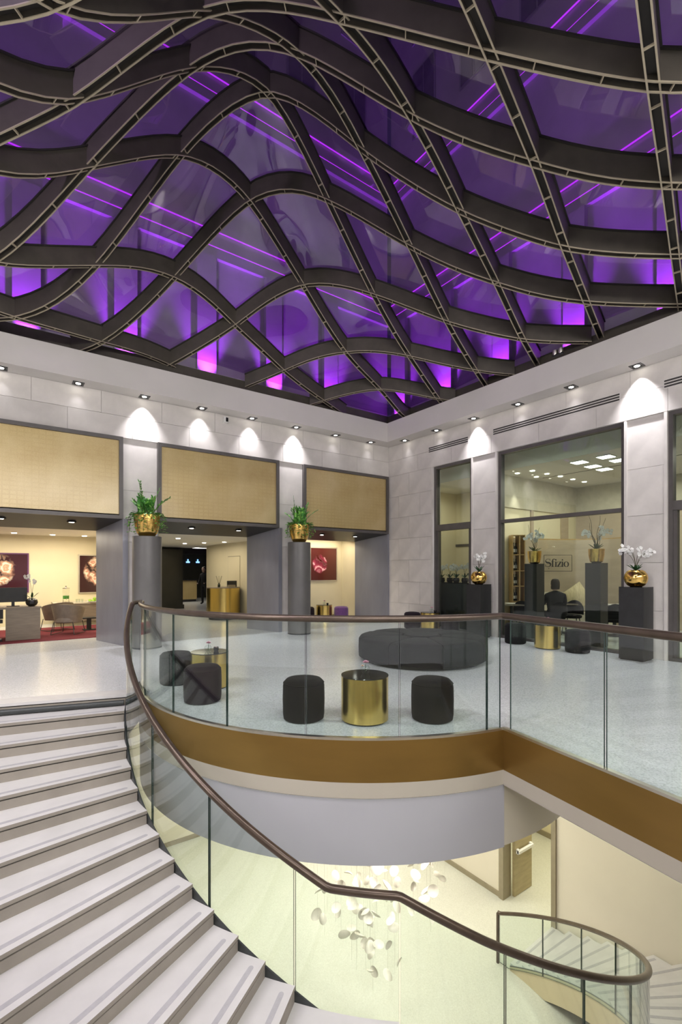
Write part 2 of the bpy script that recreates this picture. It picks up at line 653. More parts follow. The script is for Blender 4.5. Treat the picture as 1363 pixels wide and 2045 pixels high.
def outer_r(th):
    r = R_OUT
    for _ in range(200):
        if spt(th, r=r)[0] <= -0.03:
            break
        r -= 0.02
    return r


def step_front(n):
    """angle of the front edge of tread n"""
    if n < N_UP:
        return TH0 + n * STEP
    return TH_LAND + (n - N_UP) * STEP


def zline(th):
    """nosing line height"""
    if th <= TH0 + 13 * STEP:
        return -RISER * (th - TH0) / STEP
    if th <= TH_LAND:
        k = (th - TH0 - 13 * STEP) / STEP
        return -RISER * (13 + min(1, k))
    return -RISER * (N_UP + (th - TH_LAND) / STEP)


BC, BR = (0.2635, 7.718), 3.279          # balcony edge circle
B_START, B_END = math.radians(196.0), math.radians(294.6)


def bpt(th, dr=0.0):
    return cw(BC[0] + (BR + dr) * math.cos(th), BC[1] + (BR + dr) * math.sin(th))[:2]


B_CORNER = cw(BC[0] + BR * math.cos(B_END), BC[1] + BR * math.sin(B_END))[:2]
_dirX, _dirY = 0.43, -0.903                # straight balcony edge runs towards the right of the photographer
B_FAR = cw(BC[0] + BR * math.cos(B_END) + _dirX * 3.35, BC[1] + BR * math.sin(B_END) + _dirY * 3.35)[:2]


def arange(a, b, n):
    return [a + (b - a) * i / n for i in range(n + 1)]


# outline of the stairwell opening in the main floor
b_arc = [bpt(t_) for t_ in arange(B_START, B_END, 48)]
hole = [spt(TH0), ] + b_arc + [B_FAR]
x_, y_, R_ = centre(math.radians(285))
_bf = (B_FAR[0] - cw(x_, y_)[0], B_FAR[1] - cw(x_, y_)[1])
end_th = math.radians(292.5)
hole += [spt(t_, r=R_OUT) for t_ in arange(end_th, TH0, 40)]


def plate_with_hole(name, outer, inner, z, m, label=None):
    bm = bmesh.new()
    es = []
    for loop in (outer, inner):
        vv = [bm.verts.new((x, y, z)) for x, y in loop]
        es += [bm.edges.new((vv[i], vv[(i + 1) % len(vv)])) for i in range(len(vv))]
    bmesh.ops.triangle_fill(bm, use_beauty=True, use_dissolve=False, edges=es)
    for f_ in bm.faces:
        if f_.normal.z < 0:
            f_.normal_flip()
    me = bpy.data.meshes.new(name)
    bm.to_mesh(me)
    bm.free()
    me.materials.append(M[m])
    o = link(name, me)
    o['kind'] = 'structure'
    if label:
        o['label'] = label
    return o


plate_with_hole('floor', [(-17.2, -16.6), (8, -16.6), (8, 16.6), (-17.2, 16.6)], hole, 0.0, 'terrazzo', 'polished grey terrazzo floor of the hall')
plate_with_hole('ceiling_lower', [(-17.2, -16.6), (3.5, -16.6), (3.5, 3.0), (-17.2, 3.0)], hole, -0.56, 'ceiling_white', 'ceiling of the lower hall')
struct('floor_lower', MB().box(-15, 4.5, -16.4, 3.0, Z_LOW - 0.2, Z_LOW), 'terrazzo_lower', label='pale terrazzo floor of the lower hall')

# ------------------------------------------------------------------ walls of the hall
Z_SOF, Z_FAS = 5.26, 5.80
FR = 0.44                      # soffit depth
wl = MB()                      # left wall, plane y = 0, opening below each gilded panel
portals = [(-10.36, -7.395), (-6.695, -3.733), (-3.007, -0.06)]
wl.box(-17.2, 0.3, 0.03, 0.3, 4.36, 6.2)
wl.box(-17.2, -10.36, 0.03, 0.3, 0, 4.36)
for a, b in ((-7.395, -6.695), (-3.733, -3.007), (-0.06, 0.25)):
    wl.box(a, b, 0.05, 0.3, 0, 4.36)
for a, b in portals:
    wl.box(a, b, 0.08, 0.3, 2.65, 4.36)
wall_left = struct('wall_left', wl, 'plaster', label='pale limestone wall with three gilded portals')

wins = [(-3.074, -1.791), (-6.616, -3.825), (-10.1, -7.319)]
wr = MB()
wr.box(0.03, 0.3, -16.6, 0.0, 4.36, 6.2)
for a, b in ((-1.791, 0.0), (-3.825, -3.074), (-7.319, -6.616), (-16.6, -10.1)):
    wr.box(0.05 if a != -1.791 else 0.03, 0.3, a, b, 0, 4.36)
wall_right = struct('wall_right', wr, 'plaster', label='pale limestone wall with tall restaurant windows')
struct('wall_back', MB().box(-17.2, 0.3, -16.6, -16.4, -6.2, 6.2), 'plaster')
struct('wall_side', MB().box(-17.2, -17.0, -16.6, 0.3, 0, 6.2), 'plaster')


def clad(wall, axis, a0, a1, z0, z1, face, course, length, thick=0.03, shift=0.0):
    """stone slabs with open joints on a wall face (axis 'x' runs along the left wall, 'y' along the right wall)"""
    rows = max(1, round((z1 - z0) / course))
    h = (z1 - z0) / rows
    for r in range(rows):
        cols = max(1, round((a1 - a0) / length))
        w = (a1 - a0) / cols
        edges = [a0 + w * k for k in range(cols + 1)]
        if r % 2 and cols > 1:
            edges = [a0] + [a0 + w * (k + 0.5) for k in range(cols)] + [a1]
        for k in range(len(edges) - 1):
            p, q = edges[k] + 0.0025, edges[k + 1] - 0.0025
            zz0, zz1 = z0 + r * h + 0.0025, z0 + (r + 1) * h - 0.0025
            j = random.uniform(0, 0.002)
            cx_, cz = (p + q) / 2, (zz0 + zz1) / 2
            hw, hh = (q - p) / 2, (zz1 - zz0) / 2
            mb = MB()
            if axis == 'x':
                mb.box(-hw, hw, -j, thick, -hh, hh)
                mb.build('stone_slab', 'limestone', wall, loc=(cx_, face, cz), fix=False)
            else:
                mb.box(-j, thick, -hw, hw, -hh, hh)
                mb.build('stone_slab', 'limestone', wall, loc=(face, cx_, cz), fix=False)


clad(wall_left, 'x', -12.0, -0.0, 4.36, Z_SOF, 0.0, 0.45, 1.24)
for a, b in ((-7.395, -6.695), (-3.733, -3.007)):
    clad(wall_left, 'x', a, b, 0, 4.36, 0.022, 1.09, 0.8)
clad(wall_left, 'x', -0.06, -0.0, 0, 4.36, 0.0, 1.09, 0.8)
clad(wall_right, 'y', -11.0, -0.0, 4.36, Z_SOF, 0.0, 0.45, 1.24)
clad(wall_right, 'y', -1.74, -0.0, 0, 4.36, 0.0, 0.62, 0.87)
for a, b in ((-3.78, -3.12), (-7.27, -6.66)):
    clad(wall_right, 'y', a, b, 0, 4.30, 0.022, 0.86, 0.9)
# thin upright stone returns beside each window
for a in (-1.765, -3.098, -3.80, -6.64, -7.295):
    MB().box(0.0, 0.05, a - 0.024, a + 0.024, 0, 4.36).build('stone_slab', 'limestone', wall_right)

# dropped soffit and upstand around the roof opening (four sides)
struct('trim_1', MB().box(-17.0, 0.0, -FR, 0.0, Z_SOF, Z_FAS), 'plaster', label='soffit and upstand above the left wall')
struct('trim_2', MB().box(-FR, 0.0, -16.4, -FR, Z_SOF, Z_FAS), 'plaster', label='soffit and upstand above the right wall')
struct('trim_3', MB().box(-17.0, -FR, -16.4, -16.4 + FR, Z_SOF, Z_FAS), 'plaster')
struct('trim_4', MB().box(-17.0, -17.0 + FR, -16.4 + FR, -FR, Z_SOF, Z_FAS), 'plaster')

mat('soffit_black', (0.014, 0.014, 0.016), 0.38, vary=0.2, spec=0.25)
# ------------------------------------------------------------------ gilded panels and portals in the left wall
wordp = ['cut by the left edge of view', 'over the corridor', 'nearest the hall corner']
for k, (a, b) in enumerate(portals):
    t = thing('gilded_panel', 'gold gilded glass panel in grey frame, ' + wordp[k], 'wall panel', ((a + b) / 2, 0, 2.65), group='gilded panels over the portals')
    hw = (b - a) / 2
    fr = MB()
    fr.box(-hw, hw, -0.07, 0.08, 0, 0.075).box(-hw, hw, -0.07, 0.08, 1.635, 1.71)
    fr.box(-hw, -hw + 0.075, -0.07, 0.08, 0.075, 1.635).box(hw - 0.075, hw, -0.07, 0.08, 0.075, 1.635)
    fr.build('frame', 'frame_grey', t)
    MB().box(-hw + 0.075, hw - 0.075, -0.02, 0.06, 0.075, 1.635).build('gilded_pane', 'gilded_glass', t)
    # splayed reveal of the portal below
    p = MB()
    s = 0.33
    for sg in (-1, 1):
        xf, xb = (b, b - s) if sg > 0 else (a, a + s)
        w = 0.10 * sg
        p.prism([(xf, -0.02), (xf + w, -0.02), (xb + w, 1.17), (xb, 1.17)] if sg > 0 else [(xf, -0.02), (xb, 1.17), (xb + w, 1.17), (xf + w, -0.02)], 0.0, 2.66)
    door = struct('door_%d' % (k + 1), p, 'portal_grey', label='grey metal reveal of the portal ' + ['to the lounge', 'to the corridor', 'to the alcove'][k])
    sof = MB().add([(a, -0.02, 2.652), (b, -0.02, 2.652), (b - s, 1.17, 2.47), (a + s, 1.17, 2.47),
                    (a, -0.02, 2.75), (b, -0.02, 2.75), (b - s, 1.17, 2.75), (a + s, 1.17, 2.75)],
                   [(0, 1, 2, 3), (7, 6, 5, 4), (0, 4, 5, 1), (1, 5, 6, 2), (2, 6, 7, 3), (3, 7, 4, 0)])
    sof.build('soffit', 'soffit_black', door)
    for xx in (0.3, 0.7):
        lx = a + (b - a) * xx
        zz = 2.652 - 0.182 * (0.45 / 1.19)
        d = thing('portal_downlight', 'round downlight in the black soffit of the %s portal, %s one' % (['lounge', 'corridor', 'alcove'][k], 'left' if xx < .5 else 'right'), 'downlight', (lx, 0.43, zz - 0.002), group='portal downlights')
        MB().lathe([(0.085, -0.012), (0.085, 0.0), (0.05, 0.004)], 20).build('bezel', 'black_matte', d)
        MB().lathe([(0.048, -0.016), (0.048, -0.010)], 16).build('lamp', 'lamp_white', d)
        spot_light('portal_lamp', (0, 0, -0.03), 16, math.radians(110), (1, 0.95, 0.88), parent=d)

# ------------------------------------------------------------------ rooms behind the left wall
cl = 'cream_plaster'
struct('wall_lounge', MB().box(-14.0, -6.75, 5.5, 5.7, 0, 2.6), cl, label='cream back wall of the lounge')
struct('wall_partition', MB().box(-6.95, -6.75, 1.2, 5.5, 0, 2.6), cl)
struct('wall_alcove', MB().box(-3.02, 1.2, 2.30, 2.5, 0, 2.6), cl, label='cream back wall of the alcove')
struct('baseboard_alcove', MB().box(-3.0, 1.2, 2.28, 2.30, 0, 0.10), 'trim_taupe')
wc = struct('wall_corridor', MB().box(-3.07, -2.87, 2.5, 7.1, 0, 2.6), cl, label='cream corridor wall with a flush door')
MB().box(-3.085, -3.07, 2.5, 7.1, 0, 0.13).build('skirting', 'trim_taupe', wc)
fd = MB().box(-3.074, -3.07, 3.9, 4.95, 0, 2.05)
fd.build('flush_door', 'trim_taupe', wc)
MB().box(-3.08, -3.074, 3.92, 4.93, 0, 2.03).build('door_leaf', cl, wc)
struct('ceiling_lounge', MB().box(-14.0, -6.95, 1.17, 5.5, 2.58, 2.66), 'ceiling_white')
struct('ceiling_corridor', MB().box(-6.75, -2.9, 1.17, 9.4, 2.5, 2.66), 'ceiling_white')
struct('ceiling_alcove', MB().box(-2.9, 0.6, 1.17, 2.4, 2.58, 2.66), 'ceiling_white')
struct('wall_lounge_end', MB().box(-14.0, -13.8, 1.2, 5.5, 0, 2.6), cl)
# shadow gap walls closing the depth between the hall wall and the reveals
struct('wall_infill', MB().box(-17.0, -10.36, 1.1, 1.2, 0, 2.75).box(-7.5, -6.6, 1.1, 1.2, 0, 2.75).box(-3.85, -2.92, 1.1, 1.2, 0, 2.75).box(-0.1, 0.6, 1.1, 2.4, 0, 2.75), cl)
dk = struct('wall_bar', MB().box(-6.75, 2.0, 15.6, 15.8, 0, 3.2).box(-6.9, -6.75, 5.5, 15.8, 0, 3.2).box(1.0, 1.2, 7.1, 15.8, 0, 3.2), 'dark_wall', label='dark wall of the bar far down the corridor')
struct('ceiling_bar', MB().box(-6.75, 2.0, 9.4, 15.8, 2.62, 2.7), 'ceiling_white')
pier = MB().box(-4.75, -3.45, 8.8, 9.4, 0, 2.42)
pier.box(-4.79, -3.41, 8.76, 9.4, 0, 0.16)
struct('wall_pier', pier, 'dark_wall', label='dark panelled pier in the corridor')
MB().box(-6.7, -2.0, 9.3, 9.4, 2.25, 2.5).build('beam', 'dark_wall', dk)
for dx in (0, 0.5):
    MB().bar((-4.2 + dx, 10.0, 2.60), (-1.2 + dx, 12.5, 2.60), 0.06, 0.03).build('light_line', 'tube_white', dk)

# lounge and corridor ceiling downlights (flush discs)
for i, (x, y, z) in enumerate([(-9.2, 4.7, 2.58), (-8.3, 4.9, 2.58), (-7.5, 4.9, 2.58), (-5.3, 3.2, 2.5), (-4.3, 5.8, 2.5), (-3.9, 5.0, 2.5), (-3.5, 4.2, 2.5)]):
    lab = 'flush ceiling downlight in the %s, %s from the %s' % ('lounge' if i < 3 else 'corridor', ORD[i if i < 3 else i - 3], 'left' if i < 3 else 'round column')
    d = tag(MB().lathe([(0.06, -0.012), (0.06, 0.0)], 16).build('ceiling_downlight', 'lamp_white', loc=(x, y, z)), lab, 'downlight', 'flush ceiling downlights')

# ------------------------------------------------------------------ windows in the right wall
wlab = ['narrow tall window beside the hall corner', 'wide restaurant window', 'window at the right edge of the view']
for k, (a, b) in enumerate(wins):
    fr = MB()
    fw = 0.07
    fr.box(0.05, 0.2, a, a + fw, 0, 4.36).box(0.05, 0.2, b - fw, b, 0, 4.36)
    fr.box(0.05, 0.2, a + fw, b - fw, 4.29, 4.36).box(0.05, 0.2, a + fw, b - fw, 0, 0.06)
    w = struct('window_%d' % (k + 1), fr, 'frame_grey', label=wlab[k])
    th = 0.10 if k != 1 else 0.045
    MB().box(0.04, 0.2, a + fw, b - fw, 2.73 - th, 2.73 + th * 0.6).build('transom', 'frame_grey', w)
    if k != 1:
        MB().box(0.07, 0.18, a + fw, a + fw + 0.06, 0.06, 2.63).box(0.07, 0.18, b - fw - 0.06, b - fw, 0.06, 2.63).build('casement', 'frame_grey', w)
    MB().box(0.115, 0.13, a + fw, b - fw, 0.06, 2.73 - th).build('pane', 'window_glass', w)
    MB().box(0.115, 0.13, a + fw, b - fw, 2.73 + th * 0.6, 4.29).build('pane', 'window_glass', w)

# ------------------------------------------------------------------ restaurant shell
struct('wall_restaurant_left', MB().box(0.3, 5.0, -3.05, -2.95, 0, 4.65), 'cream_plaster', label='cream side wall of the restaurant')
struct('wall_restaurant_back', MB().box(5.0, 5.2, -12.0, -2.95, 0, 4.2), 'rest_taupe', label='taupe back wall of the restaurant')
struct('trim_5', MB().box(0.3, 5.0, -3.10, -3.05, 3.25, 4.10).box(4.95, 5.0, -12.0, -3.05, 3.25, 4.10), 'bench_cream', label='cream bulkhead under the restaurant ceiling')
struct('trim_6', MB().box(2.55, 2.67, -3.09, -3.05, 0, 3.25).box(4.1, 4.5, -3.085, -3.05, 0, 3.25), 'rest_taupe')
rc = struct('ceiling_restaurant', MB().box(1.0, 5.2, -12.0, 0.0, 4.10, 4.2).box(0.9, 1.0, -12.0, 0.0, 4.10, 4.7).box(0.2, 1.0, -12.0, 0.0, 4.65, 4.75), 'ceiling_white', label='pale ceiling of the restaurant')
struct('wall_restaurant_end', MB().box(0.3, 5.2, -12.2, -12.0, 0, 4.2), 'cream_plaster')
struct('wall_side_room', MB().box(2.9, 3.1, -2.95, 0.0, 0, 4.2).box(0.3, 3.0, -0.1, 0.0, 0, 4.2), 'cream_plaster')
struct('trim_7', MB().box(2.87, 2.9, -2.95, -0.1, 2.35, 2.43).box(2.86, 2.9, -1.25, -1.13, 0, 4.1).box(2.86, 2.9, -2.3, -2.18, 0, 4.1), 'frame_grey')
MB().bar((2.6, -3.4, 4.097), (2.6, -8.0, 4.097), 0.02, 0.008).build('ceiling_joint', 'frame_grey', rc)
for i, (px_, py_) in enumerate([(1158, 922), (1211, 911), (1185, 930), (1236, 918), (1208, 936)]):
    x, y, _ = on_floor(px_, py_, 4.1)
    d = thing('ceiling_panel_light', 'bright square panel light in restaurant ceiling, %s from the window side' % ORD[i], 'ceiling light', (x, y, 4.1), group='restaurant panel lights')
    MB().box(-0.16, 0.16, -0.16, 0.16, -0.02, 0).build('housing', 'white_paint', d)
    MB().box(-0.14, 0.14, -0.14, 0.14, -0.026, -0.02).build('diffuser', 'tube_white', d)
for i, (px_, py_) in enumerate([(1034, 945), (1064, 940), (1072, 952), (1093, 946), (1120, 951), (1145, 957), (1168, 962)]):
    x, y, _ = on_floor(px_, py_, 4.1)
    tag(MB().lathe([(0.055, -0.012), (0.055, 0)], 16).build('ceiling_downlight', 'lamp_white', loc=(x, y, 4.10)), 'small round downlight in restaurant ceiling, %s from the window' % ORD[i], 'downlight', 'restaurant downlights')
spot_light('restaurant_lamp', (1.75, -3.35, 4.05), 60, math.radians(46), (1, .95, .85), (0, 0.12, -1))
spot_light('restaurant_lamp', (0.9, -3.35, 4.05), 60, math.radians(46), (1, .95, .85), (0, 0.12, -1))

# ------------------------------------------------------------------ lower hall walls and door
DY0, DY1 = -5.2, -4.03        # door opening along the wall x = 0
lw = MB()
lw.box(0.0, 0.25, -16.4, DY0 - 0.10, Z_LOW, -0.56).box(0.0, 0.25, DY1 + 0.12, 3.0, Z_LOW, -0.56).box(0.0, 0.25, DY0 - 0.10, DY1 + 0.12, Z_LOW + 2.45, -0.56)
wlr = struct('wall_lower_right', lw, 'lower_cream', label='cream wall of the lower hall with a doorway')
struct('wall_lower_back', MB().box(-15, 0.25, 2.65, 2.9, Z_LOW, -0.56), 'lower_cream', label='far wall of the lower hall')
struct('wall_lower_left', MB().box(-15.2, -15, -16.4, 2.9, Z_LOW, -0.56), 'lower_cream')
struct('baseboard_lower', MB().box(-0.025, 0.0, DY1 + 0.12, 2.65, Z_LOW, Z_LOW + 0.12).box(-15, 0, 2.625, 2.65, Z_LOW, Z_LOW + 0.12), 'trim_taupe')
d4 = MB().box(-0.05, 0.25, DY0 - 0.10, DY0, Z_LOW, Z_LOW + 2.45).box(-0.05, 0.25, DY1, DY1 + 0.12, Z_LOW, Z_LOW + 2.45).box(-0.05, 0.25, DY0, DY1, Z_LOW + 2.35, Z_LOW + 2.45)
dd = struct('door_4', d4, 'trim_taupe', label='taupe door frame in the lower hall')
leaf = MB().box(0.26, 0.95, -0.03, 0.03, 0.01, 2.33)
lf = leaf.build('door_leaf', 'door_wood', dd, loc=(0.0, DY1 - 0.06, Z_LOW))
MB().bar((0.32, -0.09, 1.05), (0.90, -0.09, 1.05), 0.06, 0.06).box(0.32, 0.39, -0.09, -0.03, 1.0, 1.1).box(0.83, 0.90, -0.09, -0.03, 1.0, 1.1).build('push_bar', 'white_paint', lf)
struct('wall_lower_corridor', MB().box(0.25, 3.2, DY1 + 2.2, DY1 + 2.35, Z_LOW, -2.6).box(3.2, 3.35, DY0 - 2, DY1 + 2.35, Z_LOW, -2.6).box(0.25, 3.2, DY0 - 2.1, DY0 - 2.0, Z_LOW, -2.6), 'cream_plaster')
struct('baseboard_lower_corridor', MB().box(3.17, 3.2, DY0 - 2, DY1 + 2.2, Z_LOW, Z_LOW + 0.14).box(0.25, 3.2, DY1 + 2.17, DY1 + 2.2, Z_LOW, Z_LOW + 0.14), 'trim_taupe')
struct('ceiling_lower_corridor', MB().box(0.25, 3.35, DY0 - 2, DY1 + 2.3, -2.7, -2.6), 'ceiling_white')
# curved outer wall of the stair
ow = [spt(t_, r=R_OUT + 0.02) for t_ in arange(TH0, math.radians(300), 40)]
cxw = cw(0.55, 7.1)
def _out(i):
    d = Vector((ow[i][0] - cxw[0], ow[i][1] - cxw[1])).normalized()
    return d.x, d.y, 0.15, Z_LOW, -0.001
struct('wall_stair', MB().band(ow, _out), 'lower_cream', smooth=True, label='curved outer wall of the stairwell')
# ------------------------------------------------------------------ balcony edge: brass band, pale band, white drum
edge_path = b_arc + [(B_CORNER[0] + (B_FAR[0] - B_CORNER[0]) * k / 6, B_CORNER[1] + (B_FAR[1] - B_CORNER[1]) * k / 6) for k in range(1, 7)]
bcw = cw(*BC)


def inward(i, t_, z0, z1, path=edge_path):
    n = len(path)
    p, q = Vector(path[max(0, i - 1)]), Vector(path[min(n - 1, i + 1)])
    d = (q - p).normalized()
    nrm = Vector((-d.y, d.x))
    return nrm.x, nrm.y, t_, z0, z1


struct('trim_8', MB().band(edge_path, lambda i: inward(i, 0.06, -0.41, -0.012)), 'brass_panel', smooth=True, label='brushed brass band around the balcony edge')
struct('trim_9', MB().band(edge_path, lambda i: inward(i, 0.14, -0.555, -0.41)), 'beige_band', smooth=True, label='pale band under the brass balcony edge')
struct('trim_10', MB().band(edge_path, lambda i: inward(i, 0.05, -0.012, 0.012)), 'steel_line', smooth=True, label='thin steel line on top of the brass band')
drum = [bpt(t_, -0.01) for t_ in arange(math.radians(190), math.radians(295), 50)]
struct('wall_drum', MB().band(drum, lambda i: inward(i, 0.12, -1.195, -0.555, drum)), 'white_plaster', smooth=True, label='white curved drum below the balcony')
drum2 = [bpt(t_, -0.03) for t_ in arange(math.radians(294.6), math.radians(345), 24)]
struct('wall_drum_side', MB().band(drum2, lambda i: inward(i, 0.10, -1.195, -0.565, drum2)), 'lower_cream', smooth=True, label='cream side of the drum below the balcony')
struct('ceiling_drum', MB().prism([bpt(t_, -0.1) for t_ in arange(math.radians(190), math.radians(345), 40)], -1.19, -1.12), 'ceiling_white')

# ------------------------------------------------------------------ staircase
stair = thing('staircase', 'curved stone staircase sweeping down from the landing to the lower hall', 'staircase', (*spt(TH0, r=4.3), 0.0))
SL = Vector(stair.location)


def local(p, z):
    return (p[0] - SL.x, p[1] - SL.y, z - SL.z)


def sector(mb, tha, thb, ra, rb, z0, z1, n=2, inset=0.0, mi=0):
    """solid wedge between two angles and radii (ra, rb: offset inner / absolute outer function)"""
    vs_ = []
    for k in range(n + 1):
        th = tha + (thb - tha) * k / n
        ri = centre(th)[2] + ra
        ro = rb if rb is not None else outer_r(th)
        for r in (ri, ro):
            p = spt(th, r=r)
            vs_ += [local(p, z0), local(p, z1)]
    fs = []
    for k in range(n):
        a, b = 4 * k, 4 * k + 4
        fs += [(a + 1, a + 3, b + 3, b + 1), (a, b, b + 2, a + 2), (a, a + 1, b + 1, b), (a + 2, b + 2, b + 3, a + 3)]
    fs += [(0, 2, 3, 1), (4 * n, 4 * n + 1, 4 * n + 3, 4 * n + 2)]
    mb.add(vs_, fs, mi)
    return mb


def radial_slab(mb, th, depth_back, r0, r1, z0, z1, fwd=0.0):
    """straight slab along a radius: from th (front face) back up the stair by depth_back metres"""
    a = Vector(spt(th, r=r0))
    b = Vector(spt(th, r=r1))
    d = (b - a).normalized()
    back = Vector(spt(th - 0.02, r=r0)) - a
    back = back - d * back.dot(d)
    back.normalize()
    a0, b0 = a - back * fwd, b - back * fwd
    a1, b1 = a + back * depth_back, b + back * depth_back
    vs_ = [local(p, z) for z in (z0, z1) for p in (a0, b0, b1, a1)]
    mb.add(vs_, [(3, 2, 1, 0), (4, 5, 6, 7), (0, 1, 5, 4), (1, 2, 6, 5), (2, 3, 7, 6), (3, 0, 4, 7)])
    return mb


for n in range(1, N_UP + N_DOWN):
    th1 = step_front(n)
    th0_ = step_front(n - 1)
    z = -RISER * n
    mb = MB()
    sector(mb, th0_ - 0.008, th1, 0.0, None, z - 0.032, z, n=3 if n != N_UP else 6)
    mb.mi[-1] = 1  # front edge in the darker riser tone: its shade is put into the colour
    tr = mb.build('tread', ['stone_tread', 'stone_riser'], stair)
    r0, r1 = centre(th1)[2], outer_r(th1)
    g = MB()
    radial_slab(g, th1, 0.10, r0 + 0.10, r1 - 0.05, z, z + 0.0015, fwd=-0.058)
    a_ = Vector(local(spt(th1, r=r0 + 0.10), z))
    b_ = Vector(local(spt(th1 - 0.02, r=r0 + 0.10), z)) - a_
    b_.z = 0
    g.lathe([(0.021, 0.0), (0.021, 0.0014)], 12, a_ + b_.normalized() * 0.079)
    a = Vector(spt(th1, r=r0 + 0.10))
    g.build('grip_strip', 'grip_grey', tr)
for n in range(0, N_UP + N_DOWN):
    th1 = step_front(n)
    z = -RISER * n
    r0, r1 = centre(th1)[2], outer_r(th1)
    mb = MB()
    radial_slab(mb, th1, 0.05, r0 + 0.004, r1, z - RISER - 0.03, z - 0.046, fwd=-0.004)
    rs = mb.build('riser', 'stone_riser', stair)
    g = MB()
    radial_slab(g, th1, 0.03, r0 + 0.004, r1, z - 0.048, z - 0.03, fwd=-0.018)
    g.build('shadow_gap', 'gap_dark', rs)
# stone nosing of the upper landing and the dark metal bar under it
g = MB()
radial_slab(g, TH0, 0.26, centre(TH0)[2] + 0.0, R_OUT, -0.032, 0.003)
g.build('landing_nosing', 'stone_tread', stair)
g = MB()
a, b = Vector(spt(TH0 + 0.004, r=centre(TH0)[2] + 0.02)), Vector(spt(TH0 + 0.004, r=R_OUT))
g.tube([local(a, -0.095), local(b, -0.095)], 0.034, 14)
g.build('metal_bar', 'stringer_dark', stair, smooth=True).__setitem__('label', 'dark grey rounded metal bar under the top nosing')
# inner stringers: dark beside the upper flight, beige along the lower one
def stringer(name, tha, thb, m, n, za, zb, dr=-0.016, w=0.014):
    path, zz = [], []
    for th in arange(tha, thb, n):
        p = spt(th, dr)
        path.append((p[0] - SL.x, p[1] - SL.y))
        zz.append(zline(th))
    cc = cw(0.55, 7.1)
    cc = (cc[0] - SL.x, cc[1] - SL.y)

    def off(i):
        d = Vector((path[i][0] - cc[0], path[i][1] - cc[1])).normalized()
        return d.x, d.y, w, max(zz[i] + za, Z_LOW + 0.002), max(zz[i] + zb, Z_LOW + 0.02)
    MB().band(path, off).build(name, m, stair, smooth=True)


TH_END = step_front(N_UP + N_DOWN - 1)
stringer('upper_stringer', TH0 + 0.01, TH_LAND, 'stringer_dark', 40, -0.44, -0.05)
stringer('lower_stringer', TH_LAND, TH_END, 'stringer_beige', 60, -0.52, -0.06)
stringer('stringer_cap', TH_LAND, TH_END, 'stringer_dark', 60, -0.06, -0.045)
# waist slab under the steps
w = MB()
ths = arange(TH0 + 0.02, step_front(N_UP + N_DOWN - 1), 90)
vs_, fs = [], []
for th in ths:
    zt = max(zline(th) - 0.20, Z_LOW + 0.01)
    zb = max(zline(th) - 0.42, Z_LOW + 0.002)
    for r in (centre(th)[2] + 0.01, outer_r(th)):
        p = spt(th, r=r)
        vs_ += [local(p, zb), local(p, zt)]
for k in range(len(ths) - 1):
    a, b = 4 * k, 4 * k + 4
    fs += [(a, b, b + 2, a + 2), (a + 1, a + 3, b + 3, b + 1), (a, a + 1, b + 1, b), (a + 2, b + 2, b + 3, a + 3)]
w.add(vs_, fs).build('waist_slab', 'stringer_beige', stair)

# ------------------------------------------------------------------ stair balustrade (inner side) and balcony balustrade
RH = 0.95
GR = -0.035                        # glass line sits just inside the tread ends
bal = thing('stair_balustrade', 'curved glass balustrade with bronze handrail following the staircase down', 'balustrade', (*spt(TH0, GR), 0))
SB = Vector(bal.location)
TH_TOP = math.radians(193.0)
TH_BOT = math.radians(401.5)


def rail_z(th):
    if th <= TH_LAND and th > TH0 + 14.0 * STEP:
        return -RISER * 14.0 + RH
    if th > TH_LAND:
        return max(-RISER * (14.0 + (th - TH_LAND) / STEP) + RH, Z_LOW + 0.98)
    return min(-RISER * (th - TH0) / STEP + RH, 1.13)


def foot_z(th):
    if th > TH_LAND:
        return max(zline(th) - 0.10, Z_LOW + 0.03)
    return min(zline(th), 0.0) - (0.10 if th > TH0 else 0.0)


joints = [193.5, 210.0, 225.7, 240.5, 254.5, 268.4, 282.7, 296.5, 310, 325, 340, 355, 370, 385, 401.0]
for a, b in zip(joints[:-1], joints[1:]):
    ts = arange(math.radians(a) + 0.0022, math.radians(b) - 0.0022, 10)
    path = [spt(t_, GR) for t_ in ts]

    def off(i, ts=ts, path=path):
        c = cw(*centre(ts[i])[:2])
        d = Vector((path[i][0] - c[0], path[i][1] - c[1])).normalized()
        return d.x, d.y, 0.017, foot_z(ts[i]), rail_z(ts[i]) - 0.015
    mb = MB().band(path, off, mi_edge=1)
    mb.v = [(x - SB.x, y - SB.y, z) for x, y, z in mb.v]
    mb.build('glass_panel', ['rail_glass', 'glass_edge'], bal, smooth=True)
pts = [(*spt(t_, GR + 0.008), rail_z(t_)) for t_ in arange(TH_TOP, TH_BOT, 320)]
top_b = bpt(B_START + 0.02)
first = pts[0]
loop = [(top_b[0], top_b[1], 1.13), ((top_b[0] + first[0]) / 2, (top_b[1] + first[1]) / 2, 1.135)]
pts = loop + pts
pts = [(x - SB.x, y - SB.y, z) for x, y, z in pts]
MB().tube(pts, 0.033, 12).build('handrail', 'rail_bronze', bal, smooth=True)
MB().band([(top_b[0] - SB.x, top_b[1] - SB.y), (first[0] - SB.x, first[1] - SB.y)], lambda i: (0, 0, 0.0, 0, 1.1)).build('return_panel', 'rail_glass', bal)
pe = spt(TH_BOT, GR)
MB().box(pe[0] - SB.x - 0.02, pe[0] - SB.x + 0.02, pe[1] - SB.y - 0.02, pe[1] - SB.y + 0.02, Z_LOW, Z_LOW + 0.97).build('end_post', 'rail_bronze', bal)

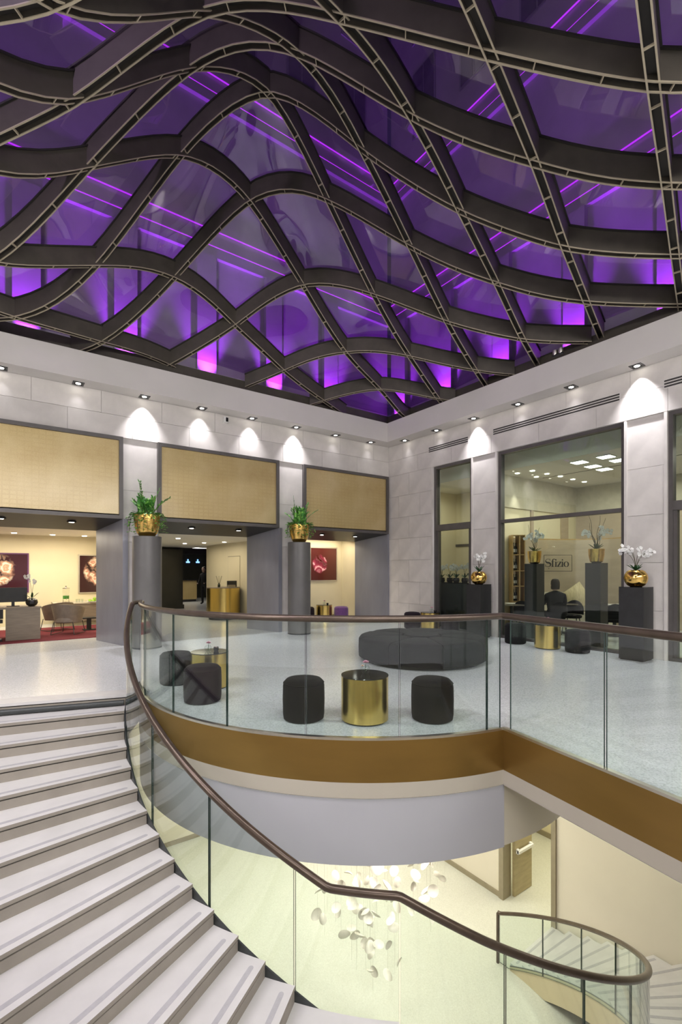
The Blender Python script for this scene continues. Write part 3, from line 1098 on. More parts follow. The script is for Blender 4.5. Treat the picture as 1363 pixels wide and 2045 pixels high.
bb = thing('balcony_balustrade', 'glass balustrade with bronze handrail around the curved balcony edge', 'balustrade', (*bpt(math.radians(245)), 0))
SBB = Vector(bb.location)
bj = [196.5, 213.0, 229.2, 244.2, 259.4, 275.1, 291.3, 294.3]
for a, b in zip(bj[:-1], bj[1:]):
    ts = arange(math.radians(a) + 0.002, math.radians(b) - 0.002, 10)
    path = [bpt(t_, -0.03) for t_ in ts]

    def off(i, path=path):
        d = Vector((path[i][0] - bcw[0], path[i][1] - bcw[1])).normalized()
        return d.x, d.y, 0.017, 0.0, 1.11
    mb = MB().band(path, off, mi_edge=1)
    mb.v = [(x - SBB.x, y - SBB.y, z) for x, y, z in mb.v]
    mb.build('glass_panel', ['rail_glass', 'glass_edge'], bb, smooth=True)
sd = (Vector(B_FAR) - Vector(B_CORNER))
sl = sd.length
sd.normalize()
sn = Vector((-sd.y, sd.x))
for a, b in ((0.06, 1.06), (1.08, 2.08), (2.10, 3.30)):
    p, q = Vector(B_CORNER) + sd * a + sn * 0.03, Vector(B_CORNER) + sd * b + sn * 0.03
    mb = MB().band([(p.x - SBB.x, p.y - SBB.y), (q.x - SBB.x, q.y - SBB.y)], lambda i: (sn.x, sn.y, 0.017, 0.0, 1.11), mi_edge=1)
    mb.build('glass_panel', ['rail_glass', 'glass_edge'], bb)
rp = [(*bpt(t_, -0.02), 1.13) for t_ in arange(B_START + 0.02, B_END, 60)] + [(Vector(B_CORNER) + sd * k + sn * 0.02).to_tuple() + (1.13,) for k in (0.03, 1.5, 3.30)]
rp = [(x - SBB.x, y - SBB.y, z) for x, y, z in rp]
MB().tube(rp, 0.034, 12).build('handrail', 'rail_bronze', bb, smooth=True)

# ------------------------------------------------------------------ undulating steel and glass roof
ROOF_S = 0.94
PO = (1.08005 * ROOF_S, 13.0 * ROOF_S)
PA = (1.56777 * ROOF_S, -0.20346 * ROOF_S)       # step along a rib of the first family
PB = (-0.96428 * ROOF_S, -1.20876 * ROOF_S)      # step along a rib of the second family
NODES = {(0, 0): 779, (0, 1): 705, (0, 2): 572, (0, 3): 405, (0, 4): 314, (0, 5): 339,
         (1, 0): 798, (1, 1): 713, (1, 2): 590, (1, 3): 403, (1, 4): 189, (1, 5): 141, (1, 6): 204,
         (2, 1): 741, (2, 2): 644, (2, 3): 495, (2, 4): 303, (2, 5): 108, (2, 6): 28, (2, 7): 10,
         (3, 2): 680, (3, 3): 567, (3, 4): 425, (3, 5): 236, (3, 6): 38,
         (4, 2): 685, (4, 3): 605, (4, 4): 497, (4, 5): 329, (4, 6): 113,
         (5, 3): 611, (5, 4): 513, (5, 5): 372, (5, 6): 175,
         (-1, 1): 742, (-1, 2): 652, (-1, 3): 557, (-1, 4): 533, (-1, 5): 525,
         (-2, 2): 731, (-2, 3): 685, (-2, 4): 636}


def lat(m, k):
    return PO[0] + PA[0] * m + PB[0] * k, PO[1] + PA[1] * m + PB[1] * k


dx_, dz_ = [], []
for (m_, k_), py in NODES.items():
    X, Y = lat(m_, k_)
    w_ = cw(X, Y)
    dx_.append(w_[:2])
    dz_.append(EYE + (HY - py) * Y / F)
RX0, RX1, RY0, RY1 = -17.0 + FR, -FR + 0.34, -16.4 + FR, -FR + 0.34
for q in np.arange(-16.0, -9.8, 1.5):
    dx_.append((float(q), RY1)); dz_.append(5.95)
for q in np.arange(-15.5, -8.0, 1.5):
    dx_.append((RX1, float(q))); dz_.append(5.97)
for q in np.arange(-16.0, 0, 2.5):
    dx_.append((float(q), RY0)); dz_.append(6.0)
    dx_.append((RX0, float(q))); dz_.append(6.0)
for q in ((-11.5, -5.5), (-10.5, -9.5), (-13.5, -11), (-7, -12.5), (-13.5, -4)):
    dx_.append(q); dz_.append(6.7)
PX = np.array(dx_)
ZZ = np.array(dz_)


def tps(d2):
    return np.where(d2 > 1e-12, 0.5 * d2 * np.log(np.maximum(d2, 1e-12)), 0.0)


_n = len(PX)
_K = tps(((PX[:, None, :] - PX[None, :, :]) ** 2).sum(-1)) + 1e-3 * np.eye(_n)
_P = np.hstack([np.ones((_n, 1)), PX])
_A = np.vstack([np.hstack([_K, _P]), np.hstack([_P.T, np.zeros((3, 3))])])
_W = np.linalg.solve(_A, np.concatenate([ZZ, np.zeros(3)]))


def roof_z(x, y):
    d2 = (PX[:, 0] - x) ** 2 + (PX[:, 1] - y) ** 2
    return max(5.84, float(tps(d2) @ _W[:_n] + _W[_n] + _W[_n + 1] * x + _W[_n + 2] * y))


ceiling = thing('ceiling', 'undulating glass roof of crossing dark bronze ribs under violet night light', 'roof', (-8.0, -8.0, 5.8))
del ceiling['category']
ceiling['kind'] = 'structure'
SC = Vector(ceiling.location)
RIB_H, RIB_W = 0.32, 0.108


def clip_seg(p, d):
    t0, t1 = -40.0, 40.0
    for o_, dd_, lo, hi in ((p[0], d[0], RX0, RX1), (p[1], d[1], RY0, RY1)):
        if abs(dd_) < 1e-9:
            if o_ < lo or o_ > hi:
                return None
            continue
        a, b = (lo - o_) / dd_, (hi - o_) / dd_
        if a > b:
            a, b = b, a
        t0, t1 = max(t0, a), min(t1, b)
    return (t0, t1) if t1 - t0 > 0.3 else None


spacer_mesh = MB().box(-RIB_W / 2 + 0.006, RIB_W / 2 - 0.006, -0.005, 0.005, 0.0, 0.025).mesh('spacer', 'pale_edge')


def rib(p, d):
    """one curved rib: recessed web, two side plates with pale lower edges, small spacers"""
    seg = clip_seg(p, d)
    if not seg:
        return
    n = max(4, int((seg[1] - seg[0]) / 0.22))
    ts = arange(seg[0], seg[1], n)
    nx, ny = -d[1], d[0]
    path = [(p[0] + d[0] * t_, p[1] + d[1] * t_) for t_ in ts]
    zs = [roof_z(x, y) for x, y in path]
    loc_ = [(x - SC.x, y - SC.y) for x, y in path]

    def strip(off, w, za, zb):
        pp = [(x + nx * off, y + ny * off) for x, y in loc_]
        return MB().band(pp, lambda i: (nx, ny, w, zs[i] - SC.z + za, zs[i] - SC.z + zb))
    web = strip(-RIB_W / 2 + 0.012, RIB_W - 0.024, 0.07, RIB_H).build('rib', 'bronze_inside', ceiling, smooth=True)
    for sgn in (-1, 1):
        o_ = sgn * RIB_W / 2 - (0.012 if sgn > 0 else 0.0)
        strip(o_, 0.012, 0.012, RIB_H).build('side_plate', 'dark_bronze', web, smooth=True)
        strip(o_ - 0.002, 0.016, 0.0, 0.012).build('edge_strip', 'pale_edge', web, smooth=True)  # lower plate edge drawn as a paler strip
    glz = strip(-RIB_W / 2 - 0.02, RIB_W + 0.04, RIB_H - 0.025, RIB_H).build('glazing_bar', 'bronze_inside', web, smooth=True)
    k = 0.55
    ang = math.atan2(d[1], d[0])
    while seg[0] + k < seg[1]:
        x, y = p[0] + d[0] * (seg[0] + k), p[1] + d[1] * (seg[0] + k)
        if Vector((x - CAMX, y - CAMY)).length < 16 and (x - CAMX) * 0.58 + (y - CAMY) * 0.81 > 2.5:
            o = link('spacer', spacer_mesh, web, (x - SC.x, y - SC.y, roof_z(x, y) - SC.z + 0.002), ang - PI / 2)
        k += 0.62


dA = Vector((cw(PA[0], PA[1])[0] - CAMX, cw(PA[0], PA[1])[1] - CAMY)).normalized()
dB = Vector((cw(PB[0], PB[1])[0] - CAMX, cw(PB[0], PB[1])[1] - CAMY)).normalized()
for k_ in range(0, 13):
    rib(cw(*lat(0, k_))[:2], dA)
for m_ in range(-6, 9):
    rib(cw(*lat(m_, 0))[:2], dB)


def clip_poly(poly):
    for ax, lim, s in ((0, RX0, 1), (0, RX1, -1), (1, RY0, 1), (1, RY1, -1)):
        out = []
        for i in range(len(poly)):
            a, b = poly[i], poly[(i + 1) % len(poly)]
            ia, ib = (a[ax] - lim) * s >= 0, (b[ax] - lim) * s >= 0
            if ia:
                out.append(a)
            if ia != ib:
                t_ = (lim - a[ax]) / (b[ax] - a[ax])
                out.append((a[0] + (b[0] - a[0]) * t_, a[1] + (b[1] - a[1]) * t_))
        poly = out
        if len(poly) < 3:
            return []
    return poly


for m_ in range(-8, 11):
    for k_ in range(-3, 14):
        c = cw(*lat(m_ + 0.5, k_ + 0.5))
        if not (RX0 - 1.6 < c[0] < RX1 + 1.6 and RY0 - 1.6 < c[1] < RY1 + 1.6):
            continue
        mb = MB()
        S_ = 6
        vmap = {}
        for i in range(S_):
            for j in range(S_):
                quad = [cw(*lat(m_ + (i + a) / S_, k_ + (j + b) / S_))[:2] for a, b in ((0, 0), (1, 0), (1, 1), (0, 1))]
                q = clip_poly(quad)
                if len(q) < 3:
                    continue
                idx = []
                for x, y in q:
                    key = (round(x, 4), round(y, 4))
                    if key not in vmap:
                        vmap[key] = len(mb.v)
                        mb.v.append((x - SC.x, y - SC.y, roof_z(x, y) + RIB_H + 0.015 - SC.z))
                    if vmap[key] not in idx:
                        idx.append(vmap[key])
                if len(idx) >= 3:
                    mb.f.append(tuple(idx))
                    mb.mi.append(0)
        if mb.f:
            mb.build('roof_pane', 'roof_glass', ceiling, smooth=True)
# dark gutter between the roof edge and the surrounding facades
struct('trim_11', MB().box(-17.2, 1.4, RY1 - 0.05, 1.4, 5.80, 5.83).box(RX1 - 0.05, 1.4, -16.6, RY1, 5.80, 5.83)
       .box(-17.2, -17.0 + FR, -16.6, RY1, 5.80, 5.83).box(-17.2, 1.4, -16.6, -16.4 + FR, 5.80, 5.83), 'facade_dark', label='dark gutter around the glass roof')
struct('trim_12', MB().box(-17.0, RX1 + 0.1, RY1, RY1 + 0.1, 5.80, 6.14).box(RX1, RX1 + 0.1, -16.4, RY1, 5.80, 6.14), 'dark_bronze', label='dark edge beam of the glass roof')

# ------------------------------------------------------------------ courtyard facades above the roof, lit violet
FY = 0.8
VIO = (0.46, 0.05, 1.0)


def facade(name, label, origin, rz, length):
    """local x runs along the facade, local -y faces the courtyard"""
    t = thing(name, label, 'building', origin, rz)
    MB().box(0, length, 0.0, 0.3, 0, 15.5).build('wall', 'facade_stone', t)
    MB().box(0, length, -0.10, 0.0, 3.55, 3.80).box(0, length, -0.10, 0.0, 7.4, 7.65).build('cornice', 'facade_stone', t)
    for z in (3.84, 4.24, 7.70, 8.12):
        MB().box(0, length, -0.06, -0.03, z, z + 0.016).build('led_strip', 'led_violet', t)
    n = int(length / 1.85)
    for i in range(n):
        x = 0.55 + i * 1.85
        MB().box(x - 0.24, x + 0.24, -0.14, 0.0, 0.0, 3.55).build('pilaster', 'facade_stone', t)
        if x + 1.85 < length:
            for z0, z1 in ((8.9, 10.9), (11.8, 13.8)):
                fr_ = MB().box(x + 0.45, x + 1.40, -0.03, 0.0, z0, z1).build('window', 'facade_dark', t)
                MB().box(x + 0.51, x + 0.90, -0.045, -0.03, z0 + 0.06, z1 - 0.06).build('pane', 'facade_glass', fr_)
                MB().box(x + 0.95, x + 1.34, -0.045, -0.03, z0 + 0.06, z1 - 0.06).build('pane', 'facade_glass', fr_)
        spot_light('violet_uplight', (x, -0.42, 0.10), 700, math.radians(56), VIO, (0, 0.12, 1), 0.8, 0.04, parent=t)
        spot_light('bay_uplight', (x + 0.93, -0.55, 0.10), 130, math.radians(80), (0.80, 0.72, 1.0), (0, 0.30, 1), 0.9, 0.04, parent=t)
        if i % 2 == 0:
            spot_light('violet_flood', (x + 0.9, -0.85, 0.15), 520, math.radians(125), (0.34, 0.05, 1.0), (0, 0.42, 1), 0.9, 0.05, parent=t)
    return t


facade('courtyard_facade', 'stone courtyard facade above the left wall, washed in violet light', (-17.0, FY, 5.83), 0.0, 17.0 + FY - 0.16)
facade('courtyard_facade', 'stone courtyard facade above the right wall, washed in violet light', (FY, FY, 5.83), -PI / 2, 17.0 + FY)
# ------------------------------------------------------------------ soffit downlights, grilles, security camera
def soffit_light(x, y, label, power, tilt):
    d = thing('soffit_downlight', label, 'downlight', (x, y, Z_SOF), group='square downlights in the soffit')
    MB().box(-0.10, 0.10, -0.10, -0.07, -0.012, 0).box(-0.10, 0.10, 0.07, 0.10, -0.012, 0).box(-0.10, -0.07, -0.07, 0.07, -0.012, 0).box(0.07, 0.10, -0.07, 0.07, -0.012, 0).build('bezel', 'black_matte', d)
    MB().box(-0.07, 0.07, -0.07, 0.07, -0.003, 0).build('recess', 'gap_dark', d)
    MB().lathe([(0.045, -0.010), (0.045, -0.003)], 16).build('lamp', 'lamp_white' if power > 1 else 'steel_line', d)
    if power:
        spot_light('soffit_lamp', (0, 0, -0.03), power, math.radians(80), (0.97, 0.95, 1.0), tilt, 1.0, 0.02, parent=d)


bright = {5: 240, 4: 95, 3: 115, 2: 210}
for k in range(8):
    soffit_light(-0.82 - 1.235 * k, -0.15, '%s square downlight from the hall corner above the left wall' % ORD[k], bright.get(k, 7), (0, 0.03, -1))
bright = {2: 260, 5: 350}
for k in range(7):
    soffit_light(-0.15, -0.85 - 1.21 * k, '%s square downlight from the hall corner above the right wall' % ORD[k], bright.get(k, 7), (0.03, 0, -1))

for i, (a, b) in enumerate(((-3.0, -1.63), (-6.56, -3.71), (-9.9, -7.26))):
    t = thing('air_grille', ['short slotted air grille nearest the hall corner', 'long slotted air grille over the wide window', 'slotted air grille at the right edge'][i], 'air grille', (0.0, (a + b) / 2, 4.84), group='slotted air grilles in the right wall')
    h = (b - a) / 2
    MB().box(-0.006, 0.0, -h, h, -0.085, 0.085).build('plate', 'plaster', t)
    for q in (-0.05, 0.0, 0.05):
        MB().box(-0.009, -0.006, -h + 0.02, h - 0.02, q - 0.014, q + 0.014).build('slot', 'gap_dark', t)
        MB().box(-0.012, -0.009, -h + 0.02, h - 0.02, q - 0.003, q + 0.003).build('slat', 'frame_grey', t)
t = thing('security_camera', 'small white box camera under the left soffit', 'camera', (-5.16, -0.06, 5.12))
MB().box(-0.05, 0.05, -0.05, 0.06, -0.06, 0.07).build('housing', 'white_paint', t)
MB().box(-0.01, 0.045, -0.056, -0.05, -0.045, 0.055).build('lens_window', 'black_gloss', t)
t = thing('rib_spotlight', 'pair of small metal spotlights at a roof rib end', 'spotlight', (-0.5, -5.55, 5.83))
for dx in (0, 0.12):
    MB().lathe([(0.035, 0.0), (0.045, 0.05), (0.045, 0.10)], 14, (0, -dx, 0.02)).build('lamp_head', 'steel_line', t, smooth=True)
MB().box(-0.03, 0.03, -0.17, 0.05, 0, 0.03).build('bracket', 'black_matte', t)

# ------------------------------------------------------------------ poufs, gold drum tables, ottoman
POUF_PROF = [(0.19, 0.0), (0.215, 0.015), (0.222, 0.06), (0.225, 0.22), (0.222, 0.36), (0.212, 0.40), (0.185, 0.428), (0.12, 0.440), (0.04, 0.443)]
pouf_mesh = {m: MB().lathe(POUF_PROF, 36).mesh('pouf_body', m, True) for m in ('charcoal_fabric', 'aubergine_fabric', 'purple_fabric')}
seam_mesh = {m: MB().lathe([(0.2165, 0.385), (0.2215, 0.39), (0.2135, 0.397)], 36, caps=False).mesh('pouf_seam', m, True) for m in pouf_mesh}


def pouf(loc, label, m='charcoal_fabric', group='round poufs in the hall'):
    t = thing('pouf', label, 'pouf', loc, group=group)
    link('seat', pouf_mesh[m], t)
    link('piping', seam_mesh[m], t)
    return t


def drum_table(loc, label, group='gold drum tables', s=1.0):
    t = thing('drum_table', label, 'table', loc, group=group)
    MB().lathe([(0.225, 0.0), (0.225, 0.02)], 40).build('plinth', 'black_matte', t)
    MB().lathe([(0.25, 0.02), (0.25, 0.472), (0.243, 0.472), (0.243, 0.46)], 56, caps=True).build('drum', 'brushed_gold', t, smooth=True)
    MB().lathe([(0.25, 0.474), (0.252, 0.478), (0.25, 0.484)], 56).build('table_top', 'black_gloss', t, smooth=True)
    return t


def blossom(mb, c, r, n=9, mi=0):
    """small rose: nested cupped petals"""
    c = Vector(c)
    for ring, (rr, h, k) in enumerate(((r, 0.0, n), (r * 0.68, r * 0.22, max(5, n - 3)), (r * 0.36, r * 0.36, 4))):
        for i in range(k):
            a = 2 * PI * i / k + ring * 0.5
            d = Vector((math.cos(a), math.sin(a), 0))
            s = Vector((-d.y, d.x, 0))
            w = rr * 0.62
            p0 = c + Vector((0, 0, h - r * 0.25))
            p1 = c + d * rr * 0.7 + s * w + Vector((0, 0, h))
            p2 = c + d * rr + Vector((0, 0, h + r * 0.35))
            p3 = c + d * rr * 0.7 - s * w + Vector((0, 0, h))
            mb.add([p0, p1, p2, p3], [(0, 1, 2, 3)], mi)
    return mb


def rose_bowl(loc, label, pm='petal_pink', extra=True):
    t = thing('rose_bowl', label, 'vase', loc, group='rose bowls on the drum tables')
    MB().lathe([(0.02, 0.0), (0.038, 0.012), (0.05, 0.04), (0.045, 0.07), (0.03, 0.088), (0.028, 0.092)], 24, caps=False).build('bowl', 'clear_glass', t, smooth=True)
    MB().tube([(0, 0, 0.01), (0.004, 0, 0.06), (0.006, 0, 0.10)], 0.003, 6).build('stem', 'leaf_dark', t)
    blossom(MB(), (0.008, 0, 0.118), 0.036).build('rose', pm, t, fix=False)
    if extra:
        blossom(MB(), (-0.045, -0.01, 0.088), 0.018, 6).build('bud', 'petal_blush', t, fix=False)
    return t


def votive(loc, label):
    t = thing('votive', label, 'candle holder', loc, group='small dark votives')
    MB().lathe([(0.025, 0), (0.034, 0.02), (0.034, 0.055), (0.028, 0.055), (0.028, 0.03)], 20).build('cup', 'black_gloss', t, smooth=True)
    MB().lathe([(0.018, 0.03), (0.018, 0.05), (0.003, 0.051), (0.002, 0.062)], 12).build('candle', 'petal_pink', t)


pouf(on_floor(607, 1448, back=0.22), 'charcoal pouf left of the gold table at the balcony front', 'charcoal_fabric')
pouf(on_floor(864, 1449, back=0.22), 'charcoal pouf right of the gold table at the balcony front', 'charcoal_fabric')
p = on_floor(729, 1453, back=0.25)
drum_table(p, 'gold drum table with black glass top at the balcony front')
rose_bowl((p[0] + 0.03, p[1] + 0.03, 0.484), 'glass bowl with pink rose on the front gold table')
pouf(on_floor(405, 1410, back=0.22), 'charcoal pouf in front of the gold table by the stair head', 'aubergine_fabric')
pouf(on_floor(352, 1372, back=0.24), 'charcoal pouf behind, at the left of the stair head table', 'charcoal_fabric')
p = on_floor(419, 1381, back=0.25)
drum_table(p, 'gold drum table partly hidden by a pouf near the stair head')
rose_bowl((p[0] - 0.03, p[1] - 0.02, 0.484), 'glass bowl with dusky rose on the stair head table', 'petal_pink', False)
q = at_depth(432, 6.8)
votive((p[0] + 0.08, p[1] - 0.03, 0.484), 'dark votive cup on the stair head table')
# row along the restaurant window
p = on_x(1030, -0.38); pouf(p, 'charcoal pouf left of the gold table by the wide window')
p = on_x(1094, -0.42); drum_table(p, 'gold drum table in front of the wide window')
rose_bowl((p[0] + 0.02, p[1], 0.484), 'glass bowl with pale rose on the table at the wide window', 'petal_pink', False)
p = on_x(1154, -0.40); pouf(p, 'charcoal pouf right of the gold table by the wide window')
# group in the hall corner
p = on_floor(824, 1256, back=0.2); pouf(p, 'dark aubergine pouf beside the wall at the hall corner', 'aubergine_fabric')
p = on_floor(860, 1262, back=0.25); drum_table(p, 'gold drum table at the hall corner')
rose_bowl((p[0], p[1] - 0.04, 0.484), 'glass bowl with pink rose on the hall corner table', 'petal_pink', False)
votive((p[0] + 0.07, p[1] - 0.1, 0.484), 'dark votive cup on the hall corner table')
pouf(on_floor(900, 1266, back=0.2), 'grey pouf with lilac top before the narrow window', 'aubergine_fabric')
# alcove
pouf(on_floor(682, 1240, back=0.2), 'purple pouf in the alcove', 'purple_fabric', 'poufs in the alcove')
p = on_floor(648, 1240, back=0.25); drum_table(p, 'gold drum table in the alcove')
rose_bowl((p[0], p[1], 0.484), 'glass bowl with rose on the alcove table', 'petal_pink', False)
votive((p[0] + 0.09, p[1] - 0.05, 0.484), 'dark votive cup on the alcove table')
pouf(on_floor(614, 1240, back=0.0), 'dark aubergine pouf behind the round column in the alcove', 'aubergine_fabric', 'poufs in the alcove')

# big round ottoman with wedge cushions
p = on_floor(843, 1343, back=1.13)
ot = thing('ottoman', 'large round charcoal ottoman with segmented cushions', 'ottoman', p, 0.3)
MB().lathe([(1.02, 0.0), (1.02, 0.05)], 64).build('plinth', 'black_matte', ot)
NW = 8
for i in range(NW):
    a0, a1 = 2 * PI * i / NW + 0.006, 2 * PI * (i + 1) / NW - 0.006
    prof = [(0.34, 0.05), (1.10, 0.05), (1.13, 0.07), (1.135, 0.20), (1.13, 0.36), (1.10, 0.405), (1.04, 0.425), (0.7, 0.435), (0.36, 0.43), (0.34, 0.41)]
    mb = MB()
    K = 7
    vs_ = []
    for k in range(K + 1):
        a = a0 + (a1 - a0) * k / K
        edge = 0.012 if k in (0, K) else 0.0
        for r, z in prof:
            vs_.append((r * math.cos(a), r * math.sin(a), z - (edge if z > 0.3 else 0)))
    m_ = len(prof)
    fs = []
    for k in range(K):
        for j in range(m_):
            fs.append((k * m_ + j, (k + 1) * m_ + j, (k + 1) * m_ + (j + 1) % m_, k * m_ + (j + 1) % m_))
    fs += [tuple(range(m_)), tuple(K * m_ + j for j in reversed(range(m_)))]
    mb.add(vs_, fs).build('cushion', 'charcoal_fabric', ot, smooth=True)
MB().lathe([(0.33, 0.05), (0.33, 0.42), (0.30, 0.445), (0.1, 0.45)], 40).build('centre_cushion', 'charcoal_fabric', ot, smooth=True)

# ------------------------------------------------------------------ planters on round columns
def leaf_quad(mb, base, d, up, ln, w, mi=0):
    d = Vector(d).normalized()
    s = d.cross(Vector(up))
    if s.length < 1e-4:
        s = d.cross(Vector((1, 0, 0)))
    s.normalize()
    u = s.cross(d)
    b = Vector(base)
    mb.add([b, b + d * ln * 0.35 + s * w / 2 + u * w * 0.1, b + d * ln * 0.75 + s * w * 0.38 + u * w * 0.05, b + d * ln - u * ln * 0.06,
            b + d * ln * 0.75 - s * w * 0.38 + u * w * 0.05, b + d * ln * 0.35 - s * w / 2 + u * w * 0.1],
           [(0, 1, 2, 3), (0, 3, 4, 5)], mi)


def frond(rng, base, az, lean, ln, leaf, n):
    """one arching stem with paired leaflets"""
    mb = MB()
    pts = []
    for i in range(9):
        s = i / 8
        a = lean * (0.35 + 0.9 * s)
        if i == 0:
            p_ = Vector(base)
        else:
            p_ = pts[-1] + Vector((math.cos(az) * math.sin(a), math.sin(az) * math.sin(a), math.cos(a))) * (ln / 8)
        pts.append(p_)
    mb.tube(pts, 0.005, 5, radii=[0.007 - 0.004 * i / 8 for i in range(9)])
    for i in range(n):
        s = 0.18 + 0.8 * i / (n - 1)
        k = min(7, int(s * 8))
        p_ = pts[k].lerp(pts[k + 1], s * 8 - k)
        d = (pts[k + 1] - pts[k]).normalized()
        side = d.cross(Vector((0, 0, 1)))
        if side.length < 0.05:
            side = Vector((-math.sin(az), math.cos(az), 0))
        side.normalize()
        for sg in (-1, 1):
            dd = d * 0.7 + side * sg * 0.8 + Vector((rng.uniform(-.2, .2), rng.uniform(-.2, .2), rng.uniform(-.1, .3)))
            leaf_quad(mb, p_, dd, d.cross(side), leaf * rng.uniform(0.75, 1.15), leaf * 0.5, rng.choice((1, 1, 2)))
    return mb


def vine(rng, base, az, out, drop, leaf):
    mb = MB()
    pts = []
    for i in range(8):
        s = i / 7
        pts.append(Vector(base) + Vector((math.cos(az) * out * math.sin(s * 1.6), math.sin(az) * out * math.sin(s * 1.6), 0.10 * math.sin(s * PI) - drop * s * s)))
    mb.tube(pts, 0.003, 5)
    for i in range(13):
        s = 0.1 + 0.9 * i / 12
        k = min(6, int(s * 7))
        p_ = pts[k].lerp(pts[k + 1], s * 7 - k)
        a = rng.uniform(0, 2 * PI)
        leaf_quad(mb, p_, (math.cos(a), math.sin(a), rng.uniform(-0.6, 0.3)), (0, 0, 1), leaf * rng.uniform(0.7, 1.1), leaf * 0.62, rng.choice((1, 2, 2)))
    return mb


def planter(px, label_col, label_pot, label_plant, seed):
    rng = random.Random(seed)
    p = on_y(px, -0.52)
    c = thing('round_column', label_col, 'column', p, group='grey round columns')
    MB().lathe([(0.283, 0), (0.283, 2.262), (0.275, 2.27)], 48).build('shaft', 'column_grey', c, smooth=True)
    MB().lathe([(0.287, 0.0), (0.287, 0.03)], 48).build('foot_ring', 'black_matte', c, smooth=True)
    t = thing('planter', label_pot, 'planter', (p[0], p[1], 2.27), group='hammered gold planters')
    MB().lathe([(0.12, 0.0), (0.16, 0.02), (0.205, 0.09), (0.235, 0.20), (0.25, 0.32), (0.252, 0.44), (0.240, 0.44), (0.236, 0.38)], 40).build('pot', 'gold_leaf', t, smooth=True)
    MB().lathe([(0.236, 0.375), (0.15, 0.385)], 24).build('soil', 'stem_brown', t)
    g = thing('potted_plant', label_plant, 'plant', (p[0], p[1], 2.66), group='leafy plants in gold planters')
    mats = ['stem_brown', 'leaf_green', 'leaf_bright']
    for i in range(17):
        az = rng.uniform(0, 2 * PI)
        frond(rng, (rng.uniform(-.12, .12), rng.uniform(-.12, .12), 0), az, rng.uniform(0.12, 0.75), rng.uniform(0.30, 0.52), 0.10, 9).build('frond', mats, g, fix=False)
    camdir = math.atan2(EYC[0], EXC[0])     # room azimuth of the picture's right
    for az, lean, ln in ((camdir + PI, 0.10, 0.74), (camdir + 0.5, 0.30, 0.62), (camdir + 0.1, 0.85, 0.55), (camdir + PI - 0.3, 0.8, 0.45)):
        frond(rng, (math.cos(az) * 0.08, math.sin(az) * 0.08, 0), az, lean, ln, 0.09, 12).build('frond', mats, g, fix=False)
    for i in range(26):
        az = 2 * PI * i / 26 + rng.uniform(-.2, .2)
        vine(rng, (math.cos(az) * 0.14, math.sin(az) * 0.14, 0.02), az, rng.uniform(0.14, 0.24), rng.uniform(0.08, 0.34), 0.09).build('trailing_vine', mats, g, fix=False)


planter(294, 'grey round column beside the lounge portal', 'hammered gold planter on the column beside the lounge portal', 'leafy green plant on the column beside the lounge portal', 3)
planter(598, 'grey round column beside the alcove portal', 'hammered gold planter on the column beside the alcove portal', 'leafy green plant on the column beside the alcove portal', 11)

# ------------------------------------------------------------------ orchids
def orchid(loc, label, seed, stems, h=0.36, spread=0.18, leaves=6, group='white orchids', twigs=0, petals=6, rz=0.0, lean_dir=None):
    rng = random.Random(seed)
    t = thing('orchid', label, 'plant', loc, rz, group)
    for i in range(leaves):
        a = 2 * PI * i / leaves + rng.uniform(-.3, .3)
        mb = MB()
        leaf_quad(mb, (0, 0, 0), (math.cos(a) * 0.8, math.sin(a) * 0.8, rng.uniform(0.5, 1.1)), (0, 0, 1), rng.uniform(0.14, 0.22), 0.05, 0)
        mb.build('leaf', 'leaf_dark', t, fix=False)
    for i in range(stems):
        a = (lean_dir if lean_dir is not None else 0) + (rng.uniform(-0.7, 0.7) if lean_dir is not None else 2 * PI * i / stems + rng.uniform(-.5, .5))
        pts = []
        for k in range(10):
            s = k / 9
            r = spread * (s ** 1.6)
            z = h * (0.78 + 0.3 * ((i * 0.618) % 1)) * math.sin(s * 1.75)
            pts.append(Vector((math.cos(a) * r, math.sin(a) * r, z)))
        st = MB().tube(pts, 0.004, 5).build('flower_stem', 'stem_brown', t)
        for k in range(petals):
            s = 0.62 + 0.38 * k / (petals - 1)
            kk = min(8, int(s * 9))
            c = pts[kk].lerp(pts[kk + 1], s * 9 - kk) + Vector((rng.uniform(-.03, .03), rng.uniform(-.03, .03), rng.uniform(-.055, .045)))
            mb = MB()
            # flower faces the hall, slightly varied
            n = Vector((-0.6 + rng.uniform(-.5, .5), -0.8 + rng.uniform(-.5, .5), rng.uniform(-.1, .4))).normalized()
            s1 = n.cross(Vector((0, 0, 1))).normalized()
            u1 = s1.cross(n)
            R_ = 0.036 * rng.uniform(0.85, 1.15)
            for q in range(5):
                b = 2 * PI * q / 5 + 0.3
                d = s1 * math.cos(b) + u1 * math.sin(b)
                leaf_quad(mb, c, d + n * 0.15, n, R_, R_ * 0.95, 0)
            mb.build('flower', 'petal_white', st, fix=False)
    for i in range(twigs):
        a = rng.uniform(0, 2 * PI)
        pts = []
        for k in range(14):
            s = k / 13
            pts.append(Vector((math.cos(a) * 0.16 * s + 0.025 * math.sin(s * 9 + i), math.sin(a) * 0.16 * s + 0.025 * math.cos(s * 8 + i), 0.72 * s * (0.8 + 0.1 * i))))
        MB().tube(pts, 0.005, 5, radii=[0.007 - 0.004 * k / 13 for k in range(14)]).build('twig', 'stem_brown', t, smooth=True)
    return t


